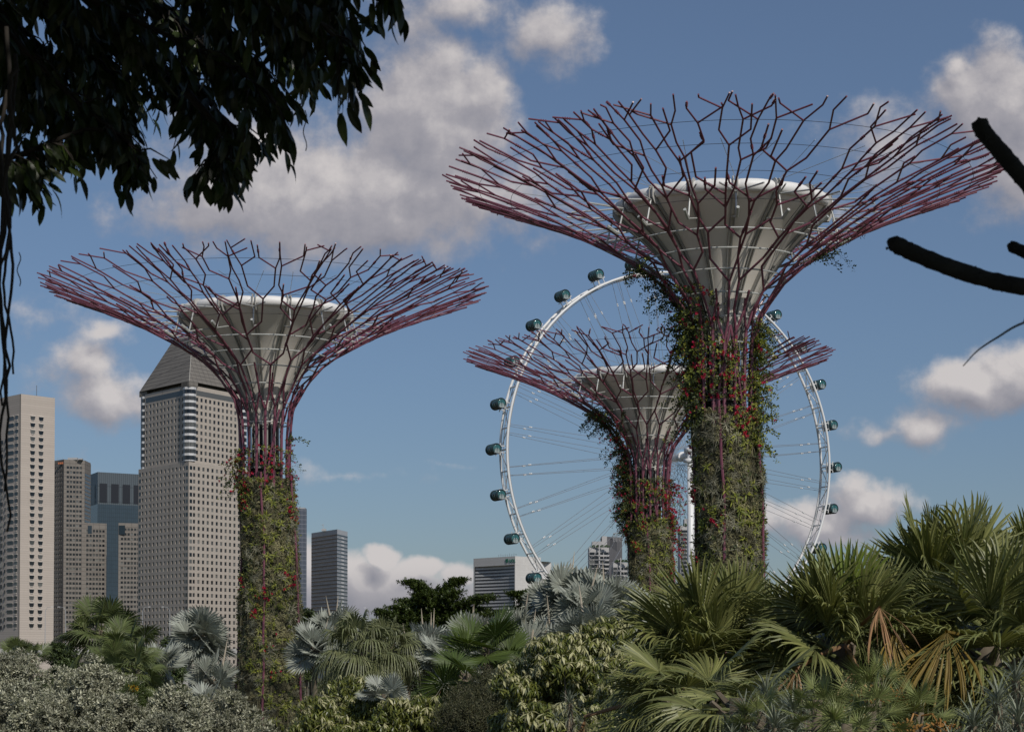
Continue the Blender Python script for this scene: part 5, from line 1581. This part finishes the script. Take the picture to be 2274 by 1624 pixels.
LIMBS = [
 # pixel polyline, depth, twigs, leaves per twig, reach
 ([(-320, -260), (-60, -120), (180, 60), (400, 170), (560, 255), (650, 330)], 8.6, 46, 6, .55),
 ([(-150, -330), (200, -120), (480, 20), (640, 75), (740, 150), (815, 235)], 8.2, 44, 6, .45),
 ([(300, -300), (560, -120), (760, -60), (850, -5), (880, 55)], 8.0, 24, 5, .32),
 ([(-300, -60), (-40, 90), (90, 220), (210, 330), (330, 425)], 8.8, 30, 6, .45),
 ([(-220, 420), (-60, 420), (40, 432), (130, 400), (230, 372), (330, 440)], 8.4, 30, 5, .28),
 ([(-200, 440), (-60, 450), (30, 440), (75, 470)], 8.2, 14, 5, .25),
 ([(180, 60), (330, 200), (430, 290), (500, 350), (545, 385)], 9.2, 40, 6, .42),
 ([(430, 290), (490, 360), (500, 420), (480, 445)], 8.6, 14, 4, .2),
 ([(100, -200), (330, -60), (480, 100), (580, 220), (600, 260)], 9.6, 50, 6, .55),
 ([(-200, -200), (20, 0), (160, 130), (260, 270), (300, 350)], 9.8, 60, 6, .55),
 ([(-260, -120), (-40, 20), (20, 130), (40, 220), (60, 270)], 9.0, 40, 6, .42),
 ([(200, -260), (420, -140), (620, -60), (720, 10), (760, 70)], 9.0, 44, 6, .45),
 ([(-60, -220), (160, -60), (320, 60), (430, 150), (520, 240)], 10.2, 60, 6, .6),
 ([(-100, -260), (60, -80), (160, 60), (230, 180), (320, 280)], 10.6, 60, 6, .6),
 ([(350, -220), (520, -60), (600, 60), (660, 150), (690, 190)], 9.8, 44, 6, .45),
 ([(0, -200), (200, -100), (400, -30), (560, 40), (640, 120)], 11.0, 60, 6, .6),
 ([(-200, 100), (-60, 160), (60, 250), (150, 330), (190, 380)], 9.6, 34, 6, .4),
 ([(-100, -100), (80, 60), (240, 150), (380, 230), (470, 330)], 11.4, 80, 6, .6),
 ([(-60, -160), (160, -20), (330, 70), (500, 160), (590, 230)], 11.8, 80, 6, .6),
 ([(200, -160), (380, -40), (520, 60), (640, 150), (700, 220)], 11.2, 60, 6, .5),
 ([(-140, 0), (20, 110), (120, 200), (200, 280), (260, 350)], 11.0, 60, 6, .5),
 ([(420, -160), (580, -40), (690, 40), (760, 110), (800, 170)], 10.2, 44, 6, .4),
 ([(300, 120), (400, 220), (470, 300), (530, 380), (512, 450)], 9.0, 24, 5, .25),
]
for pts, Y, ns, ln, rc in LIMBS:
    dy = rng.uniform(-.6, .6)
    P_ = [fl(a - 15, b - 84, Y + dy*k/len(pts)) for k, (a, b) in enumerate(pts)]
    gl_, gw_ = G(), G(); spray(gl_, gw_, P_, .022, int(ns*1.05), ln, .10 + rc*.38)
    b_ = part('bough', gw_, M_FBK, FT, True)
    part('leaves', gl_, L_FIC, b_)
# limbs that join the boughs to the trunk outside the frame
g = G()
for (a, b, Y) in ((-320, -260, 8.6), (-150, -330, 8.2), (300, -300, 8.0), (-300, -60, 8.8), (-220, 420, 8.4), (-200, 440, 8.2), (100, -200, 9.6), (-200, -200, 9.8), (-260, -120, 9.0), (200, -260, 9.0), (-60, -220, 10.2), (-100, -260, 10.6), (350, -220, 9.8), (0, -200, 11.0), (-200, 100, 9.6)):
    p = fl(a, b, Y); h = max(3.2, min(8.5, p[2] - .4)); q = np.array([.1, 0, h])
    g.tube(catmull3([q, q + (p-q)*.5 + np.array([0, 0, .35]), p], 6), np.linspace(.13, .03, 13), 7)
part('limbs', g, M_FBK, FT, True)
# aerial roots hanging along the frame edge
for k, (x0, x1, y0, y1, Y) in enumerate([(14, 6, 60, 1090, 7.6), (26, 14, 120, 900, 7.4), (8, 22, 200, 830, 7.9), (34, 4, 150, 640, 7.2), (2, 12, 260, 1180, 7.5)]):
    r_ = np.random.default_rng(k); pts = []
    for t in np.linspace(0, 1, 26):
        pts.append(fl(x0 + (x1-x0)*t + 9*math.sin(t*(9+2*k)+k) + r_.normal(0, 2.2), y0 + (y1-y0)*t, Y))
    part('aerial_root', G().tube(pts, np.linspace(.009, .0045, 26), 6), M_FBK, FT, True)
for (x0, y0, y1, Y) in [(677, 245, 335, 8.4), (755, 60, 130, 8.0), (42, 560, 635, 7.6)]:
    pts = [fl(x0 + 4*math.sin(t*9), y0 + (y1-y0)*t, Y) for t in np.linspace(0, 1, 10)]
    part('aerial_root', G().tube(pts, .0022, 4), M_FBK, FT)
# rest of the crown above and behind the viewpoint: it shades the hanging boughs
B = []
for k in range(95):
    x, y = rng.uniform(-9, 8), rng.uniform(-10, 7.5)
    zmin = 9 + max(0, y)*.37 + 2.3
    B.append((x+6.2, y-6.0, max(rng.uniform(12.8, 17.5), zmin+.8) - fic_z, 1.7, 1.7, .9))
for k in range(30):
    x, y = rng.uniform(-8, -1.0), rng.uniform(2, 11)
    B.append((x+6.2, y-6.0, 9 + y*.37 + rng.uniform(1.6, 4) - fic_z, 1.3, 1.3, .8))
g = crown_leaves(G(), B, 19000, [rosette(flat_leaf(.42, .20, .2), 6, -.5, .6, .15, 71)], .9, 1.4, .3, .2, -1)
part('crown', g, L_FIC, FT)
g = G()
for b in B[::3]:
    p = np.array(b[:3]); q = np.array([.2, -.6, 8.5])
    g.tube(catmull3([q, q + (p-q)*.5 + np.array([0, 0, .5]), p], 5), np.linspace(.16, .04, 11), 6)
part('upper_limbs', g, M_FBK, FT, True)

# ------------------------------------------------------------------ bare thick stemmed tree at the right edge
M_STUB = mat('stub_bark', (.014, .014, .012), .9, col2=(.024, .024, .02), vscale=14, var=.35, bump=.9)
SO = np.array([2.9, 6.3, 5.2])
BT = thing('bare_tree', 'bare dark thick stemmed tree reaching in from the frame edge, out of focus', 'tree', tuple(SO))
def sl(px, py, Y): p = at(px, py, Y); return np.array([p.x, p.y, p.z]) - SO
part('trunk', G().tube([(0, 0, -.2), (.05, 0, 1.6), (-.1, 0, 3.2), (.1, 0, 4.6)], [.14, .11, .09, .07], 12), M_STUB, BT, True)
def stub(pts, r, seed):
    P_ = catmull3(pts, 9); r_ = np.random.default_rng(seed); n = len(P_)
    rad = np.full(n, r)*(1 + r_.normal(0, .035, n)); rad[-1] *= .25; rad[-2] *= .62; rad[-3] *= .97
    g = G().tube(P_, rad, 14)
    for k in range(26):   # leaf scars
        i = r_.integers(1, n-1); a = r_.random()*6.28; d = P_[i]-P_[i-1]; d /= np.linalg.norm(d)
        e1 = np.cross(d, [0, 1, .2]); e1 /= np.linalg.norm(e1); e2 = np.cross(d, e1)
        o = e1*math.cos(a)+e2*math.sin(a); g.tube([P_[i] + o*r*.85, P_[i] + o*r*1.1], [r*.22, r*.1], 6)
    return part('branch', g, M_STUB, BT, True)
stub([(-.05, 0, 3.4), sl(2420, 560, 6.1), sl(2330, 470, 6), sl(2262, 385, 6), sl(2215, 330, 6), sl(2182, 290, 6), sl(2172, 264, 6)], .027, 1)
stub([(0, 0, 3.0), sl(2400, 660, 6.2), sl(2290, 640, 6), sl(2200, 622, 6), sl(2110, 594, 6), sl(2030, 562, 6), sl(1970, 533, 6)], .027, 2)
stub([(0, 0, 3.1), sl(2420, 640, 6.4), sl(2330, 590, 6.3), sl(2275, 560, 6.3), sl(2236, 543, 6.3)], .02, 3)
part('twig', G().tube(catmull3([(0, 0, 2.4), sl(2380, 690, 6.2), sl(2273, 716, 6), sl(2215, 748, 6), sl(2170, 778, 6), sl(2138, 812, 6)], 7), np.linspace(.006, .0016, 36), 6), mat('twig_grey', (.12, .13, .14), .8), BT, True)
